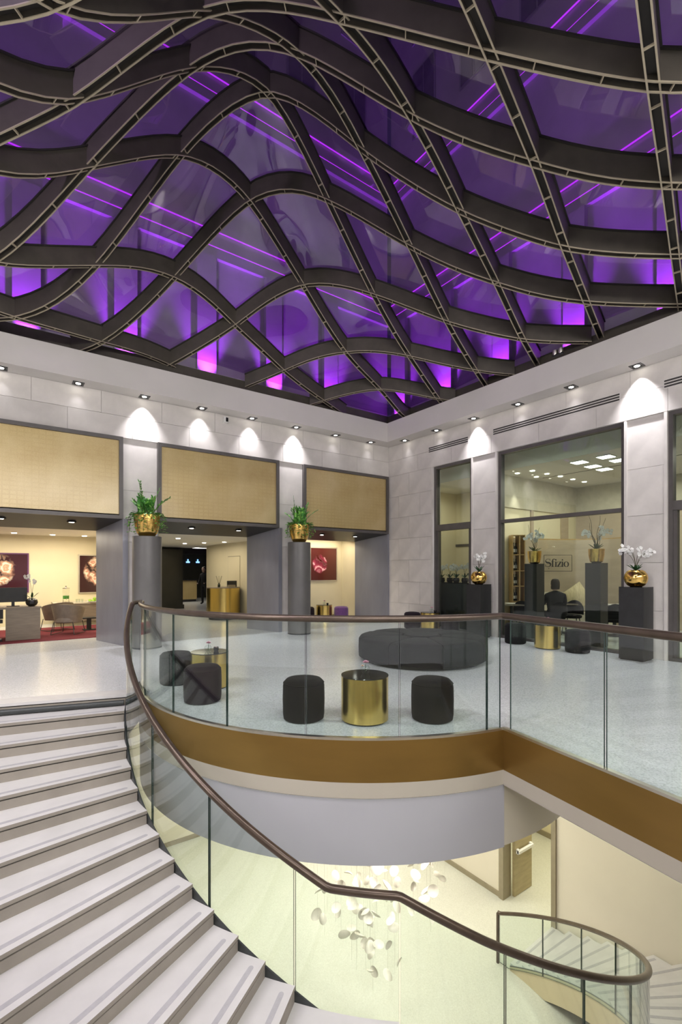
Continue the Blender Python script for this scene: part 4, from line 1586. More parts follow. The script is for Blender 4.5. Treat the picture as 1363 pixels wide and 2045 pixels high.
def pedestal(loc, label, h, w=0.40, group='black square pedestals', rz=0.0, m='black_matte'):
    t = thing('pedestal', label, 'pedestal', loc, rz, group)
    MB().box(-w / 2, w / 2, -w / 2, w / 2, 0.02, h - 0.008).build('body', m, t)
    MB().box(-w / 2 - 0.001, w / 2 + 0.001, -w / 2 - 0.001, w / 2 + 0.001, h - 0.008, h).build('top_plate', 'black_gloss', t)
    MB().box(-w / 2 + 0.02, w / 2 - 0.02, -w / 2 + 0.02, w / 2 - 0.02, 0.0, 0.02).build('foot', 'gap_dark', t)


for px, xx, where, hh, sd in ((957, -0.27, 'between the narrow and the wide window', 1.25, 5), (1271, -0.27, 'right of the wide window', 1.29, 8)):
    p = on_x(px, xx)
    pedestal(p, 'tall black pedestal ' + where, hh)
    t = thing('gold_vase', 'round gold vase on the pedestal ' + where, 'vase', (p[0], p[1], hh), group='round gold vases')
    MB().lathe([(0.09, 0.0), (0.14, 0.03), (0.176, 0.09), (0.188, 0.155), (0.176, 0.22), (0.14, 0.275), (0.10, 0.30), (0.095, 0.30), (0.095, 0.27)], 40).build('body', 'gold_smooth', t, smooth=True)
    MB().lathe([(0.095, 0.272), (0.03, 0.28)], 20).build('soil', 'stem_brown', t)
    orchid((p[0], p[1], hh + 0.285), 'white orchid in the round gold vase ' + where, sd, 4 if px < 1000 else 6, 0.40, 0.16 if px < 1000 else 0.26, 7, petals=8)

# ------------------------------------------------------------------ petal chandelier in the stair well
cc = cw(0.58, 7.9)
ch = thing('chandelier', 'hanging chandelier of curled white porcelain petals in the stair well', 'chandelier', (cc[0], cc[1], -1.195))
MB().lathe([(0.9, -0.02), (0.9, 0.0)], 40).build('ceiling_plate', 'white_paint', ch)
pm = MB()
K1, K2 = 8, 6
vs_ = []
for i in range(K1 + 1):
    for j in range(K2 + 1):
        u = (i / K1 - 0.5) * 2
        v_ = (j / K2 - 0.5) * 2
        # rounded square turned into a disc, then curled
        x = u * math.sqrt(max(0, 1 - v_ * v_ / 2))
        y = v_ * math.sqrt(max(0, 1 - u * u / 2))
        vs_.append((x * 0.078, y * 0.092, (x * x + 0.7 * y * y) * 0.040))
fs = [(i * (K2 + 1) + j, (i + 1) * (K2 + 1) + j, (i + 1) * (K2 + 1) + j + 1, i * (K2 + 1) + j + 1) for i in range(K1) for j in range(K2)]
petal_mesh = pm.add(vs_, fs).mesh('shell', 'shell_petal', True)
rng = random.Random(21)
right = Vector((EXC[0], EYC[0], 0))
fwd = Vector((EXC[1], EYC[1], 0))
wires = MB()
for s in range(44):
    rr = 1.25 * math.sqrt(rng.random())
    a = rng.uniform(0, 2 * PI)
    ox, oy = rr * math.cos(a), rr * math.sin(a) * 0.8
    base = right * ox + fwd * oy
    bottom = 4.05 - 1.9 * (rr / 1.3) ** 1.5 + rng.uniform(-0.3, 0.2)
    z = 0.25 + rng.uniform(0, 0.45)
    while z < bottom:
        o = link('petal', petal_mesh, ch, (base.x + rng.uniform(-.05, .05), base.y + rng.uniform(-.05, .05), -z), (rng.uniform(0, 2 * PI), rng.uniform(-0.9, 0.9), rng.uniform(0, 2 * PI)))
        sc = rng.uniform(0.8, 1.15)
        o.scale = (sc, sc, sc)
        z += rng.uniform(0.34, 0.56)
    wires.tube([(base.x, base.y, 0), (base.x, base.y, -bottom)], 0.0015, 4)
wires.build('wires', 'steel_line', ch)
point_light('chandelier_lamp', (cc[0], cc[1], -1.45), 150, (1, 0.90, 0.76), 0.25)
for X_ in (-0.7, 1.5):  # added spots that brighten the camera side of the petals
    p = cw(X_, 5.7, -1.3)
    spot_light('chandelier_fill_spot', p, 170, math.radians(64), (1, 0.96, 0.88), (cc[0] - p[0], cc[1] - p[1], -2.0), 0.7, 0.06)
# ------------------------------------------------------------------ added spotlights on ribs out of view, lighting the stair from above
for i, (m_, k_) in enumerate(((-1, 7), (0, 8), (1, 8), (2, 8), (3, 8), (4, 8), (5, 8), (6, 8))):
    X, Y = lat(m_, round(k_))
    w_ = cw(X, Y)
    z = roof_z(w_[0], w_[1])
    t = thing('roof_fill_spot', 'added unseen fill spotlight on a roof rib overhead, %s from the stair head' % ORD[i], 'spotlight', (w_[0], w_[1], z), group='added fill spotlights overhead')
    MB().box(-0.03, 0.03, -0.03, 0.03, -0.05, 0.0).build('clamp', 'black_matte', t)
    MB().lathe([(0.06, -0.20), (0.06, -0.07), (0.03, -0.05)], 16).build('lamp_head', 'black_matte', t, smooth=True)
    spot_light('roof_fill_lamp', (0, 0, -0.22), 200, math.radians(125), (1.0, 0.97, 0.94), (0.05, 0.1, -1), 0.6, 0.12, parent=t)

# ------------------------------------------------------------------ lounge behind the first portal
tag(MB().box(-12.5, -7.15, 1.66, 4.45, 0.0, 0.012).build('rug', 'carpet_red'), 'dark red carpet on the lounge floor', 'carpet')
t = thing('desk', 'taupe desk with panel end at the left edge of the lounge', 'desk', (-9.06, 2.1, 0.012))
MB().box(-0.33, 0.32, 0.0, 0.75, 0, 0.70).build('end_panel', 'taupe_wood', t)
MB().box(-1.6, 0.34, -0.02, 0.80, 0.70, 0.74).build('desk_top', 'taupe_wood', t)
MB().box(-1.6, -1.55, 0.0, 0.75, 0, 0.70).build('leg_panel', 'taupe_wood', t)
t = thing('monitor', 'black flat computer monitor on the lounge desk', 'monitor', (-9.25, 2.45, 0.752), 0.05)
MB().box(-0.27, 0.27, -0.015, 0.02, 0.10, 0.43).build('screen', 'black_matte', t)
MB().box(-0.03, 0.03, 0.0, 0.03, 0.01, 0.12).build('stand', 'black_matte', t)
MB().box(-0.12, 0.12, -0.08, 0.08, 0.0, 0.012).build('base', 'black_matte', t)
t = thing('round_vase', 'glossy black ball vase on the lounge desk', 'vase', (-8.90, 2.25, 0.752))
MB().lathe([(0.05, 0.0), (0.10, 0.03), (0.125, 0.09), (0.11, 0.15), (0.06, 0.185), (0.055, 0.18)], 28).build('body', 'black_gloss', t, smooth=True)
orchid((-8.90, 2.25, 0.925), 'white orchid in the black ball vase on the lounge desk', 33, 2, 0.52, 0.10, 4, petals=9)
t = thing('office_chair', 'black office chair at the left edge behind the desk', 'chair', (-9.72, 1.95, 0.012), 0.4)
MB().box(-0.22, 0.22, -0.2, 0.22, 0.42, 0.50).build('seat', 'black_matte', t)
MB().box(-0.21, 0.21, -0.24, -0.19, 0.52, 0.72).build('backrest', 'black_matte', t)
MB().lathe([(0.03, 0.05), (0.03, 0.42)], 10).build('column', 'chrome', t)
for k in range(5):
    a = 2 * PI * k / 5
    lg = MB().bar((0, 0, 0.07), (0.27 * math.cos(a), 0.27 * math.sin(a), 0.05), 0.03, 0.03).build('leg', 'chrome', t)
    MB().lathe([(0.025, 0.0), (0.025, 0.05)], 10, (0.27 * math.cos(a), 0.27 * math.sin(a), 0)).build('castor', 'black_matte', lg)


def tub_chair(loc, rz, label):
    t = thing('armchair', label, 'armchair', loc, rz, 'taupe lounge armchairs')
    # curved shell: back and arms, wide flared top
    outer, z0, z1 = [], 0.30, 0.0
    mb = MB()
    path = []
    N = 20
    for i in range(N + 1):
        a = math.radians(-25 + 230 * i / N)
        path.append((0.34 * math.cos(a), 0.31 * math.sin(a)))
    vs_, fs = [], []
    for i, (x, y) in enumerate(path):
        k = math.sin(PI * i / N)
        top = 0.60 + 0.14 * k
        r = math.hypot(x, y)
        nx, ny = x / r, y / r
        vs_ += [(x * 0.86, y * 0.86, 0.28), (x + nx * 0.03, y + ny * 0.03, top), (x - nx * 0.03, y - ny * 0.03, top), (x * 0.86 - nx * 0.06, y * 0.86 - ny * 0.06, 0.28)]
    for i in range(N):
        a, b = 4 * i, 4 * i + 4
        for p_, q_ in ((0, 1), (1, 2), (2, 3), (3, 0)):
            fs.append((a + p_, b + p_, b + q_, a + q_))
    fs += [(0, 1, 2, 3), tuple(4 * N + j for j in (3, 2, 1, 0))]
    mb.add(vs_, fs).build('shell', 'taupe_leather', t, smooth=True)
    MB().lathe([(0.27, 0.28), (0.29, 0.30), (0.29, 0.40), (0.27, 0.43), (0.1, 0.44)], 28).build('seat_cushion', 'taupe_leather', t, smooth=True)
    for sx in (-1, 1):
        MB().tube([(sx * 0.22, -0.26, 0.30), (sx * 0.27, -0.30, 0.008), (sx * 0.27, 0.30, 0.008), (sx * 0.22, 0.26, 0.30)], 0.009, 8).build('sled_leg', 'stringer_dark', t, smooth=True)
    return t


tub_chair((-8.12, 2.75, 0.012), math.radians(150), 'taupe tub armchair in front, between desk and counter')
tub_chair((-8.28, 3.62, 0.012), math.radians(205), 'taupe tub armchair behind the front one')
t = thing('side_table', 'small dark cube side table between the armchairs', 'table', (-7.60, 3.25, 0.012))
MB().box(-0.16, 0.16, -0.16, 0.16, 0.30, 0.33).build('table_top', 'black_matte', t)
MB().box(-0.05, 0.05, -0.05, 0.05, 0.02, 0.30).build('leg', 'black_matte', t)
MB().box(-0.14, 0.14, -0.14, 0.14, 0.0, 0.02).build('base', 'black_matte', t)
t = thing('counter', 'long taupe sideboard against the lounge wall', 'sideboard', (-7.55, 5.0, 0))
MB().box(-0.72, 0.58, -0.42, 0.48, 0.12, 0.62).build('body', 'taupe_wood', t)
MB().box(-0.74, 0.595, -0.44, 0.49, 0.62, 0.65).build('counter_top', 'bench_cream', t)
MB().box(-0.70, 0.56, -0.38, 0.48, 0.0, 0.12).build('kick_plate', 'trim_taupe', t)
t = thing('drink_dispenser', 'glass drink dispenser with steel tap on the sideboard', 'dispenser', (-7.98, 4.80, 0.65))
MB().lathe([(0.10, 0.0), (0.10, 0.03)], 24).build('base', 'chrome', t)
MB().lathe([(0.085, 0.10), (0.085, 0.40)], 24, caps=False).build('cylinder', 'clear_glass', t, smooth=True)
MB().lathe([(0.08, 0.11), (0.08, 0.20)], 20).build('mint_water', 'leaf_green', t, smooth=True)
MB().lathe([(0.088, 0.40), (0.088, 0.42), (0.02, 0.44), (0.02, 0.48)], 20).build('lid', 'chrome', t, smooth=True)
MB().tube([(0, -0.085, 0.12), (0, -0.14, 0.12), (0, -0.14, 0.09)], 0.012, 8).build('tap', 'chrome', t)
for sx in (-1, 1):
    MB().bar((sx * 0.07, 0, 0.03), (sx * 0.07, 0, 0.10), 0.012, 0.012).build('foot', 'chrome', t)
for i, dx in enumerate((0.0, 0.07, 0.14)):
    gl = thing('tumbler', 'clear glass tumbler by the drink dispenser, %s from left' % ORD[i], 'glass', (-7.72 + dx, 4.72 + 0.03 * (i % 2), 0.65), group='tumblers on the sideboard')
    MB().lathe([(0.026, 0.0), (0.032, 0.10), (0.030, 0.10), (0.024, 0.01)], 16).build('wall', 'clear_glass', gl, smooth=True)
bw = thing('fruit_bowl', 'shallow white dish under the green apples', 'dish', (-7.30, 4.66, 0.65))
MB().lathe([(0.10, 0.0), (0.18, 0.025), (0.172, 0.03), (0.09, 0.01)], 28).build('dish', 'white_paint', bw, smooth=True)
for i, (dx, dy, dz) in enumerate(((-0.09, 0, 0), (-0.01, -0.03, 0), (0.08, 0, 0), (0.02, 0.07, 0), (0.03, 0.0, 0.06), (0.10, -0.06, 0))):
    ap = thing('apple', 'green apple in the white dish, %s' % ['far left', 'front middle', 'right', 'at the back', 'on top', 'front right'][i], 'apple', (-7.30 + dx, 4.66 + dy, 0.66 + dz), group='green apples')
    MB().lathe([(0.012, 0.004), (0.03, 0.0), (0.042, 0.025), (0.042, 0.045), (0.03, 0.066), (0.008, 0.06)], 16).build('flesh', 'apple_green', ap, smooth=True)
    MB().bar((0, 0, 0.058), (0.004, 0, 0.08), 0.004, 0.004).build('stalk', 'stem_brown', ap)
t = thing('dark_jar', 'small brown jar at the right of the sideboard', 'jar', (-7.02, 4.66, 0.65))
MB().lathe([(0.03, 0), (0.04, 0.03), (0.035, 0.09), (0.02, 0.11)], 16).build('body', 'stem_brown', t, smooth=True)
MB().lathe([(0.022, 0.11), (0.022, 0.13)], 12).build('lid', 'chrome', t)


def picture(loc, w, h, print_m, frame_m, label):
    t = thing('framed_picture', label, 'picture', loc)
    b = 0.035
    MB().box(-w / 2, w / 2, -0.035, 0.0, -h / 2, -h / 2 + b).box(-w / 2, w / 2, -0.035, 0.0, h / 2 - b, h / 2).box(-w / 2, -w / 2 + b, -0.035, 0.0, -h / 2 + b, h / 2 - b).box(w / 2 - b, w / 2, -0.035, 0.0, -h / 2 + b, h / 2 - b).build('frame', frame_m, t)
    MB().box(-w / 2 + b, w / 2 - b, -0.022, 0.0, -h / 2 + b, h / 2 - b).build('print', print_m, t)


mat('plum_frame', (0.13, 0.035, 0.14), 0.3)
mat('silver_frame', (0.55, 0.50, 0.42), 0.35, metal=0.6)
picture((-9.45, 5.498, 1.50), 1.22, 1.12, 'print_roses_pale', 'plum_frame', 'framed print of pale roses above the monitor')
picture((-7.02, 5.498, 1.46), 1.15, 1.18, 'print_roses', 'silver_frame', 'framed print of peach roses above the sideboard')
picture((-0.84, 2.298, 1.77), 1.08, 1.12, 'print_pink', 'silver_frame', 'framed print of a pink blossom in the alcove')

# ------------------------------------------------------------------ corridor: reception desk, bar, guest
t = thing('reception_desk', 'curved gold reception desk in the corridor', 'desk', (-3.63, 3.95, 0))
MB().lathe([(0.46, 0.0), (0.46, 0.08)], 40).build('plinth', 'black_matte', t)
MB().lathe([(0.52, 0.08), (0.52, 1.0)], 56).build('drum_front', 'brushed_gold', t, smooth=True)
MB().lathe([(0.53, 1.0), (0.53, 1.03)], 56).build('desk_top', 'taupe_wood', t, smooth=True)
t = thing('reed_diffuser', 'small bottle with scent reeds on the reception desk', 'diffuser', (-3.86, 3.74, 1.03))
MB().lathe([(0.04, 0), (0.042, 0.09), (0.018, 0.11), (0.018, 0.14)], 16).build('bottle', 'bottle_dark', t, smooth=True)
for k in range(6):
    a = 2 * PI * k / 6
    MB().bar((0, 0, 0.04), (0.10 * math.cos(a), 0.10 * math.sin(a), 0.36), 0.005, 0.005).build('reed', 'stem_brown', t)
t = thing('desk_terminal', 'low dark terminal with keypad on the reception desk', 'terminal', (-3.42, 3.72, 1.03))
MB().box(-0.16, 0.16, 0.02, 0.06, 0.0, 0.20).build('screen', 'black_matte', t)
MB().box(-0.16, 0.06, -0.12, 0.02, 0.0, 0.07).build('keypad', 'trim_taupe', t)

t = thing('bar_counter', 'gold tiled bar counter at the end of the corridor', 'counter', (-2.35, 12.6, 0))
MB().box(-1.1, 0.75, 0.0, 0.7, 0.12, 1.05).build('front', 'gilded_glass', t)
MB().box(-1.15, 0.80, -0.05, 0.75, 1.05, 1.10).build('counter_top', 'black_gloss', t)
MB().box(-1.08, 0.73, 0.05, 0.7, 0.0, 0.12).build('plinth', 'black_matte', t)
t = thing('flower_arrangement', 'pink blossoms on the far bar counter', 'flowers', (-2.75, 12.75, 1.10))
MB().lathe([(0.06, 0), (0.08, 0.2)], 16).build('vase', 'black_gloss', t)
rng = random.Random(4)
for k in range(16):
    blossom(MB(), (rng.uniform(-.22, .22), rng.uniform(-.2, .2), 0.3 + rng.uniform(0, 0.45)), 0.09, 6).build('blossom', 'petal_pink', t, fix=False)
picture((-2.05, 15.59, 1.65), 0.9, 1.1, 'print_roses_pale', 'silver_frame', 'pale framed print on the dark bar wall')
for i, dx in enumerate((0.0, 0.55)):
    tt = thing('bar_sign', 'small glowing blue sign over the bar, %s of two' % ('left' if i == 0 else 'right'), 'sign', (-1.1 + dx, 15.58, 2.0), group='glowing blue bar signs')
    MB().box(-0.1, 0.1, -0.03, 0, -0.04, 0.04).build('plate', 'screen_blue', tt)
    MB().box(-0.03, 0.03, -0.03, 0, 0.04, 0.16).build('stem', 'screen_blue', tt)


def person(name_label, loc, rz, joints, edges, radii, hair=True, skin_parts=(), head=None, head_r=0.105):
    """one continuous skinned body (clothed), with head and hair as children"""
    t = thing('person', name_label, 'person', loc, rz)
    me = bpy.data.meshes.new('body')
    me.from_pydata(joints, edges, [])
    o = bpy.data.objects.new('body', me)
    COL.objects.link(o)
    md = o.modifiers.new('skin', 'SKIN')
    md.use_smooth_shade = True
    for v, r in zip(me.skin_vertices[0].data, radii):
        v.radius = r if hasattr(r, '__len__') else (r, r)
    me.skin_vertices[0].data[0].use_root = True
    ss = o.modifiers.new('sub', 'SUBSURF')
    ss.levels = ss.render_levels = 2
    dg = bpy.context.evaluated_depsgraph_get()
    em = bpy.data.meshes.new_from_object(o.evaluated_get(dg))
    bpy.data.objects.remove(o)
    em.materials.clear()
    em.materials.append(M['dark_cloth'])
    em.materials.append(M['skin'])
    em.polygons.foreach_set('use_smooth', [True] * len(em.polygons))
    for p_ in em.polygons:
        for c_, r_ in skin_parts:
            if (p_.center - Vector(c_)).length < r_:
                p_.material_index = 1
    link('body', em, t)
    hx, hy_, hz = head
    prof = [(0.03, -0.135), (0.055, -0.12), (0.072, -0.08), (0.083, -0.03), (0.088, 0.02), (0.082, 0.07), (0.06, 0.11), (0.025, 0.13)]
    hd = MB().lathe(prof, 24, (hx, hy_, hz))
    hd.v = [(x, hy_ + (y - hy_) * 1.15 - (0.012 if abs(x - hx) < 0.02 and y < hy_ - 0.05 and abs(z - hz + 0.03) < 0.03 else 0), z) for x, y, z in hd.v]
    hd.box(hx - 0.012, hx + 0.012, hy_ - 0.118, hy_ - 0.09, hz - 0.05, hz - 0.005)
    for sx in (-1, 1):
        hd.lathe([(0.004, -0.03), (0.014, -0.02), (0.016, 0.01), (0.006, 0.03)], 8, (hx + sx * 0.088, hy_ + 0.01, hz - 0.01))
    hd.build('head', 'skin', t, smooth=True)
    if hair:
        hp = [(0.090, -0.10), (0.098, -0.04), (0.099, 0.03), (0.092, 0.09), (0.066, 0.135), (0.02, 0.15)]
        hm = MB().lathe(hp, 24, (hx, hy_ + 0.018, hz))
        hm.v = [(x, hy_ + (y - hy_) * 1.12 if y > hy_ - 0.03 else max(y, hy_ - (0.045 if z < hz + 0.05 else 0.10)), z) for x, y, z in hm.v]
        hm.build('hair', 'dark_hair', t, smooth=True)
    return t


# standing guest far down the corridor (faces the bar to the left)
J = [(0, 0, 0.92), (0, 0, 1.15), (0, 0, 1.36), (0, -0.01, 1.46), (-0.09, 0, 0.86), (-0.10, -0.02, 0.48), (-0.10, 0.02, 0.08), (-0.10, -0.12, 0.04),
     (0.09, 0, 0.86), (0.11, 0.06, 0.48), (0.12, 0.16, 0.09), (0.12, 0.03, 0.04), (-0.19, 0, 1.36), (-0.25, 0.0, 1.10), (-0.22, -0.16, 0.95), (-0.20, -0.24, 0.95),
     (0.19, 0, 1.36), (0.25, 0.02, 1.09), (0.20, -0.16, 0.96), (0.17, -0.24, 0.97)]
E_ = [(0, 1), (1, 2), (2, 3), (0, 4), (4, 5), (5, 6), (6, 7), (0, 8), (8, 9), (9, 10), (10, 11), (2, 12), (12, 13), (13, 14), (14, 15), (2, 16), (16, 17), (17, 18), (18, 19)]
RD = [(0.15, 0.11), (0.15, 0.11), (0.15, 0.10), 0.05, 0.085, 0.065, 0.05, 0.04, 0.085, 0.065, 0.05, 0.04, 0.06, 0.048, 0.035, 0.028, 0.06, 0.048, 0.035, 0.028]
person('person in dark clothes standing far down the corridor by the bar', at_depth(408, 21.6), math.radians(-60), J, E_, RD, True, (((-0.20, -0.24, 0.95), 0.05), ((0.17, -0.24, 0.97), 0.05)), (0, -0.02, 1.58))

# seated guest in the restaurant, back to the hall
J = [(0, 0, 0.50), (0, -0.02, 0.75), (0, 0.0, 1.00), (0, -0.02, 1.10), (-0.10, -0.05, 0.52), (-0.13, -0.45, 0.53), (-0.13, -0.46, 0.10), (-0.13, -0.58, 0.05),
     (0.10, -0.05, 0.52), (0.13, -0.45, 0.53), (0.13, -0.46, 0.10), (0.13, -0.58, 0.05), (-0.20, 0.0, 0.98), (-0.27, -0.08, 0.76), (-0.20, -0.32, 0.77), (-0.13, -0.40, 0.78),
     (0.20, 0.0, 0.98), (0.27, -0.08, 0.76), (0.20, -0.32, 0.77), (0.13, -0.40, 0.78)]
RD = [(0.17, 0.13), (0.16, 0.12), (0.16, 0.11), 0.05, 0.09, 0.075, 0.055, 0.04, 0.09, 0.075, 0.055, 0.04, 0.068, 0.055, 0.04, 0.03, 0.068, 0.055, 0.04, 0.03]
pp = at_depth(1110, 11.2)
face = math.radians(180) + math.atan2(EYC[1], EXC[1]) - PI / 2 + 0.0
person('person in dark clothes seated in the restaurant, back to the hall', pp, math.atan2(EYC[1], EXC[1]) + PI / 2, J, E_, RD, True, (((-0.13, -0.40, 0.78), 0.05), ((0.13, -0.40, 0.78), 0.05)), (0, -0.03, 1.23))

# ------------------------------------------------------------------ restaurant furniture
def dining_chair(loc, rz, label):
    t = thing('dining_chair', label, 'chair', loc, rz, 'dark restaurant chairs')
    MB().lathe([(0.20, 0.42), (0.22, 0.44), (0.22, 0.48), (0.19, 0.50)], 24).build('seat', 'charcoal_fabric', t, smooth=True)
    path = [(0.23 * math.cos(math.radians(a)), 0.23 * math.sin(math.radians(a))) for a in range(20, 161, 10)]
    def off(i):
        a = math.radians(20 + 10 * i)
        k = math.sin(PI * i / (len(path) - 1))
        return math.cos(a), math.sin(a), 0.03, 0.50, 0.64 + 0.20 * k
    MB().band(path, off).build('backrest', 'charcoal_fabric', t, smooth=True)
    for sx in (-1, 1):
        for sy in (-1, 1):
            MB().tube([(sx * 0.13, sy * 0.13, 0.43), (sx * 0.19, sy * 0.19, 0.0)], 0.012, 8).build('leg', 'black_matte', t)


def dining_table(loc, label, rz=0.0):
    t = thing('dining_table', label, 'table', loc, rz, 'restaurant tables')
    MB().box(-0.4, 0.4, -0.4, 0.4, 0.72, 0.75).build('table_top', 'taupe_wood', t)
    MB().lathe([(0.04, 0.03), (0.04, 0.72)], 14).build('column', 'black_matte', t)
    MB().lathe([(0.24, 0.0), (0.24, 0.02), (0.05, 0.04)], 28).build('foot', 'black_matte', t)
    return t


vdir = math.atan2(EYC[1], EXC[1])
dining_chair(at_depth(1110, 11.22), vdir - PI / 2 + PI, 'dark chair carrying the seated person')
dining_chair(at_depth(1143, 11.5), vdir - PI / 2 - 0.7, 'dark empty chair right of the seated person')
dining_chair(at_depth(1048, 11.6), vdir - PI / 2 + 2.5, 'dark chair beside the wine rack')
dining_chair(at_depth(1226, 10.6), vdir - PI / 2 + 2.8, 'dark chair near the right pilaster inside the restaurant')
dining_table(at_depth(1112, 12.0), 'square wooden table before the seated person', vdir)
dining_table(at_depth(1022, 11.75), 'square wooden table by the wine rack', vdir)
dining_table(at_depth(1228, 11.4), 'square wooden table at the right side of the restaurant', vdir)
for i, (px, dd, zz) in enumerate(((1100, 11.9, 0.75), (1124, 11.85, 0.75), (1020, 11.6, 0.75), (1215, 11.2, 0.75), (1236, 11.25, 0.75))):
    pl = at_depth(px, dd)
    t = thing('plate', 'white plate on the restaurant table, %s from the left' % ORD[[1, 2, 0, 3, 4][i]], 'plate', (pl[0], pl[1], zz), group='white plates')
    MB().lathe([(0.06, 0.0), (0.12, 0.015), (0.115, 0.018), (0.055, 0.006)], 24).build('dish', 'white_paint', t, smooth=True)
# curved sign wall with the lettering
cps = [(1019, 12.6), (1045, 12.85), (1080, 13.05), (1115, 13.2), (1150, 13.2), (1190, 13.05), (1218, 12.8), (1243, 12.45)]
wpath = []
for i in range(len(cps) - 1):
    for k in range(6):
        s = k / 6
        wpath.append(at_depth(cps[i][0] + (cps[i + 1][0] - cps[i][0]) * s, cps[i][1] + (cps[i + 1][1] - cps[i][1]) * s)[:2])
wpath.append(at_depth(*cps[-1])[:2])
sw = thing('sign_wall', 'curved taupe partition carrying the restaurant name', 'partition', (*at_depth(1115, 13.2)[:2], 0))
so = Vector(sw.location)
wp = [(x - so.x, y - so.y) for x, y in wpath]
MB().band(wp, lambda i: inward(i, 0.08, 0.0, 2.42, wp)).build('panel', 'sign_panel', sw, smooth=True)
MB().band(wp, lambda i: inward(i, 0.085, 2.42, 2.45, wp)).build('cap', 'rack_wood', sw, smooth=True)
bpath = [at_depth(px, d_ - 0.72)[:2] for px, d_ in ((1064, 12.9), (1085, 13.05), (1115, 13.2), (1150, 13.2), (1190, 13.05), (1212, 12.85))]
t = thing('bench', 'cream upholstered bench along the curved partition', 'bench', (*bpath[2], 0))
bp = [(x - bpath[2][0], y - bpath[2][1]) for x, y in bpath]
MB().band(bp, lambda i: inward(i, 0.45, 0.0, 0.46, bp)).build('seat', 'bench_cream', t, smooth=True)
bp2 = [(x + fwd.x * 0.32, y + fwd.y * 0.32) for x, y in bp]
MB().band(bp2, lambda i: inward(i, 0.10, 0.46, 0.98, bp2)).build('backrest', 'bench_cream', t, smooth=True)
cu = at_depth(1152, 12.52)
t = thing('cushion', 'gold striped cushion leaning on the bench', 'cushion', (cu[0], cu[1], 0.50), (vdir - PI / 2))
cm = MB()
vs_, fs = [], []
for i in range(9):
    for j in range(9):
        u, v_ = i / 4 - 1, j / 4 - 1
        d_ = 0.09 * (1 - u * u) * (1 - v_ * v_) + 0.01
        a = 0.6
        x, z = 0.30 * u, 0.30 * v_
        vs_.append((x * math.cos(a) - z * math.sin(a), -d_, 0.36 + x * math.sin(a) + z * math.cos(a)))
n0 = len(vs_)
vs_ += [(x, -y, z) for x, y, z in vs_]
for i in range(8):
    for j in range(8):
        a = i * 9 + j
        fs += [(a, a + 9, a + 10, a + 1), (n0 + a, n0 + a + 1, n0 + a + 10, n0 + a + 9)]
cm.add(vs_, fs).build('cover', 'cushion_gold', t, smooth=True)

# lettering "Sfizio" in high-contrast serif strokes, in a thin rectangle
sg = thing('wall_sign', 'framed black Sfizio lettering on the curved partition', 'sign', (*at_depth(1115, 13.02)[:2], 1.67), vdir - PI / 2)


def stroke(pts, widths):
    """flat variable-width stroke in the x-z plane"""
    mb = MB()
    n = len(pts)
    L, R_2 = [], []
    for i, (x, z) in enumerate(pts):
        p_, q_ = pts[max(0, i - 1)], pts[min(n - 1, i + 1)]
        d = Vector((q_[0] - p_[0], q_[1] - p_[1])).normalized()
        nx, nz = -d.y, d.x
        w_ = widths[i] / 2
        L.append((x + nx * w_, -0.004, z + nz * w_))
        R_2.append((x - nx * w_, -0.004, z - nz * w_))
    back = [(x, 0.0, z) for x, y, z in L + R_2]
    vs2 = L + R_2 + back
    fs2 = []
    for i in range(n - 1):
        fs2 += [(i, i + 1, n + i + 1, n + i), (2 * n + i, 3 * n + i, 3 * n + i + 1, 2 * n + i + 1), (i, 2 * n + i, 2 * n + i + 1, i + 1), (n + i, n + i + 1, 3 * n + i + 1, 3 * n + i)]
    return mb.add(vs2, fs2)


def merge(*ms):
    o = MB()
    for m__ in ms:
        o.add(m__.v, m__.f)
    return o


def arcpts(cx_, cz, rx, rz, a0, a1, n=16):
    return [(cx_ + rx * math.cos(math.radians(a0 + (a1 - a0) * i / n)), cz + rz * math.sin(math.radians(a0 + (a1 - a0) * i / n))) for i in range(n + 1)]


U = 0.145
tk, th_ = 0.045, 0.010
S_pts = arcpts(0.0, 0.165, 0.062, 0.052, 40, 250, 14) + arcpts(0.0, 0.058, 0.072, 0.056, 70, -140, 14)
S_w = [th_ + (tk - th_) * math.sin(PI * min(1, max(0, (i - 6) / 20))) ** 2 for i in range(len(S_pts))]
glyphs = []
glyphs.append(('S', merge(stroke(S_pts, S_w), stroke([(0.055, 0.16), (0.055, 0.225)], [th_, th_]), stroke([(-0.068, 0.0), (-0.068, 0.07)], [th_, th_])), -0.27))
f_ = merge(stroke([(0, 0.0), (0, 0.16)], [0.034, 0.034]), stroke(arcpts(0.04, 0.16, 0.04, 0.055, 180, 40, 10), [0.034, 0.032, 0.03, 0.026, 0.022, 0.018, 0.014, 0.012, 0.014, 0.02, 0.026]), stroke([(-0.035, 0.14), (0.045, 0.14)], [th_, th_]), stroke([(-0.035, 0.004), (0.035, 0.004)], [th_, th_]))
glyphs.append(('f', f_, -0.145))


def letter_i():
    return merge(stroke([(0, 0.0), (0, 0.142)], [0.034, 0.034]), stroke([(-0.032, 0.004), (0.032, 0.004)], [th_, th_]), stroke([(-0.03, 0.138), (0.0, 0.138)], [th_, th_]), stroke(arcpts(0, 0.19, 0.009, 0.009, 0, 360, 14), [0.02] * 15))


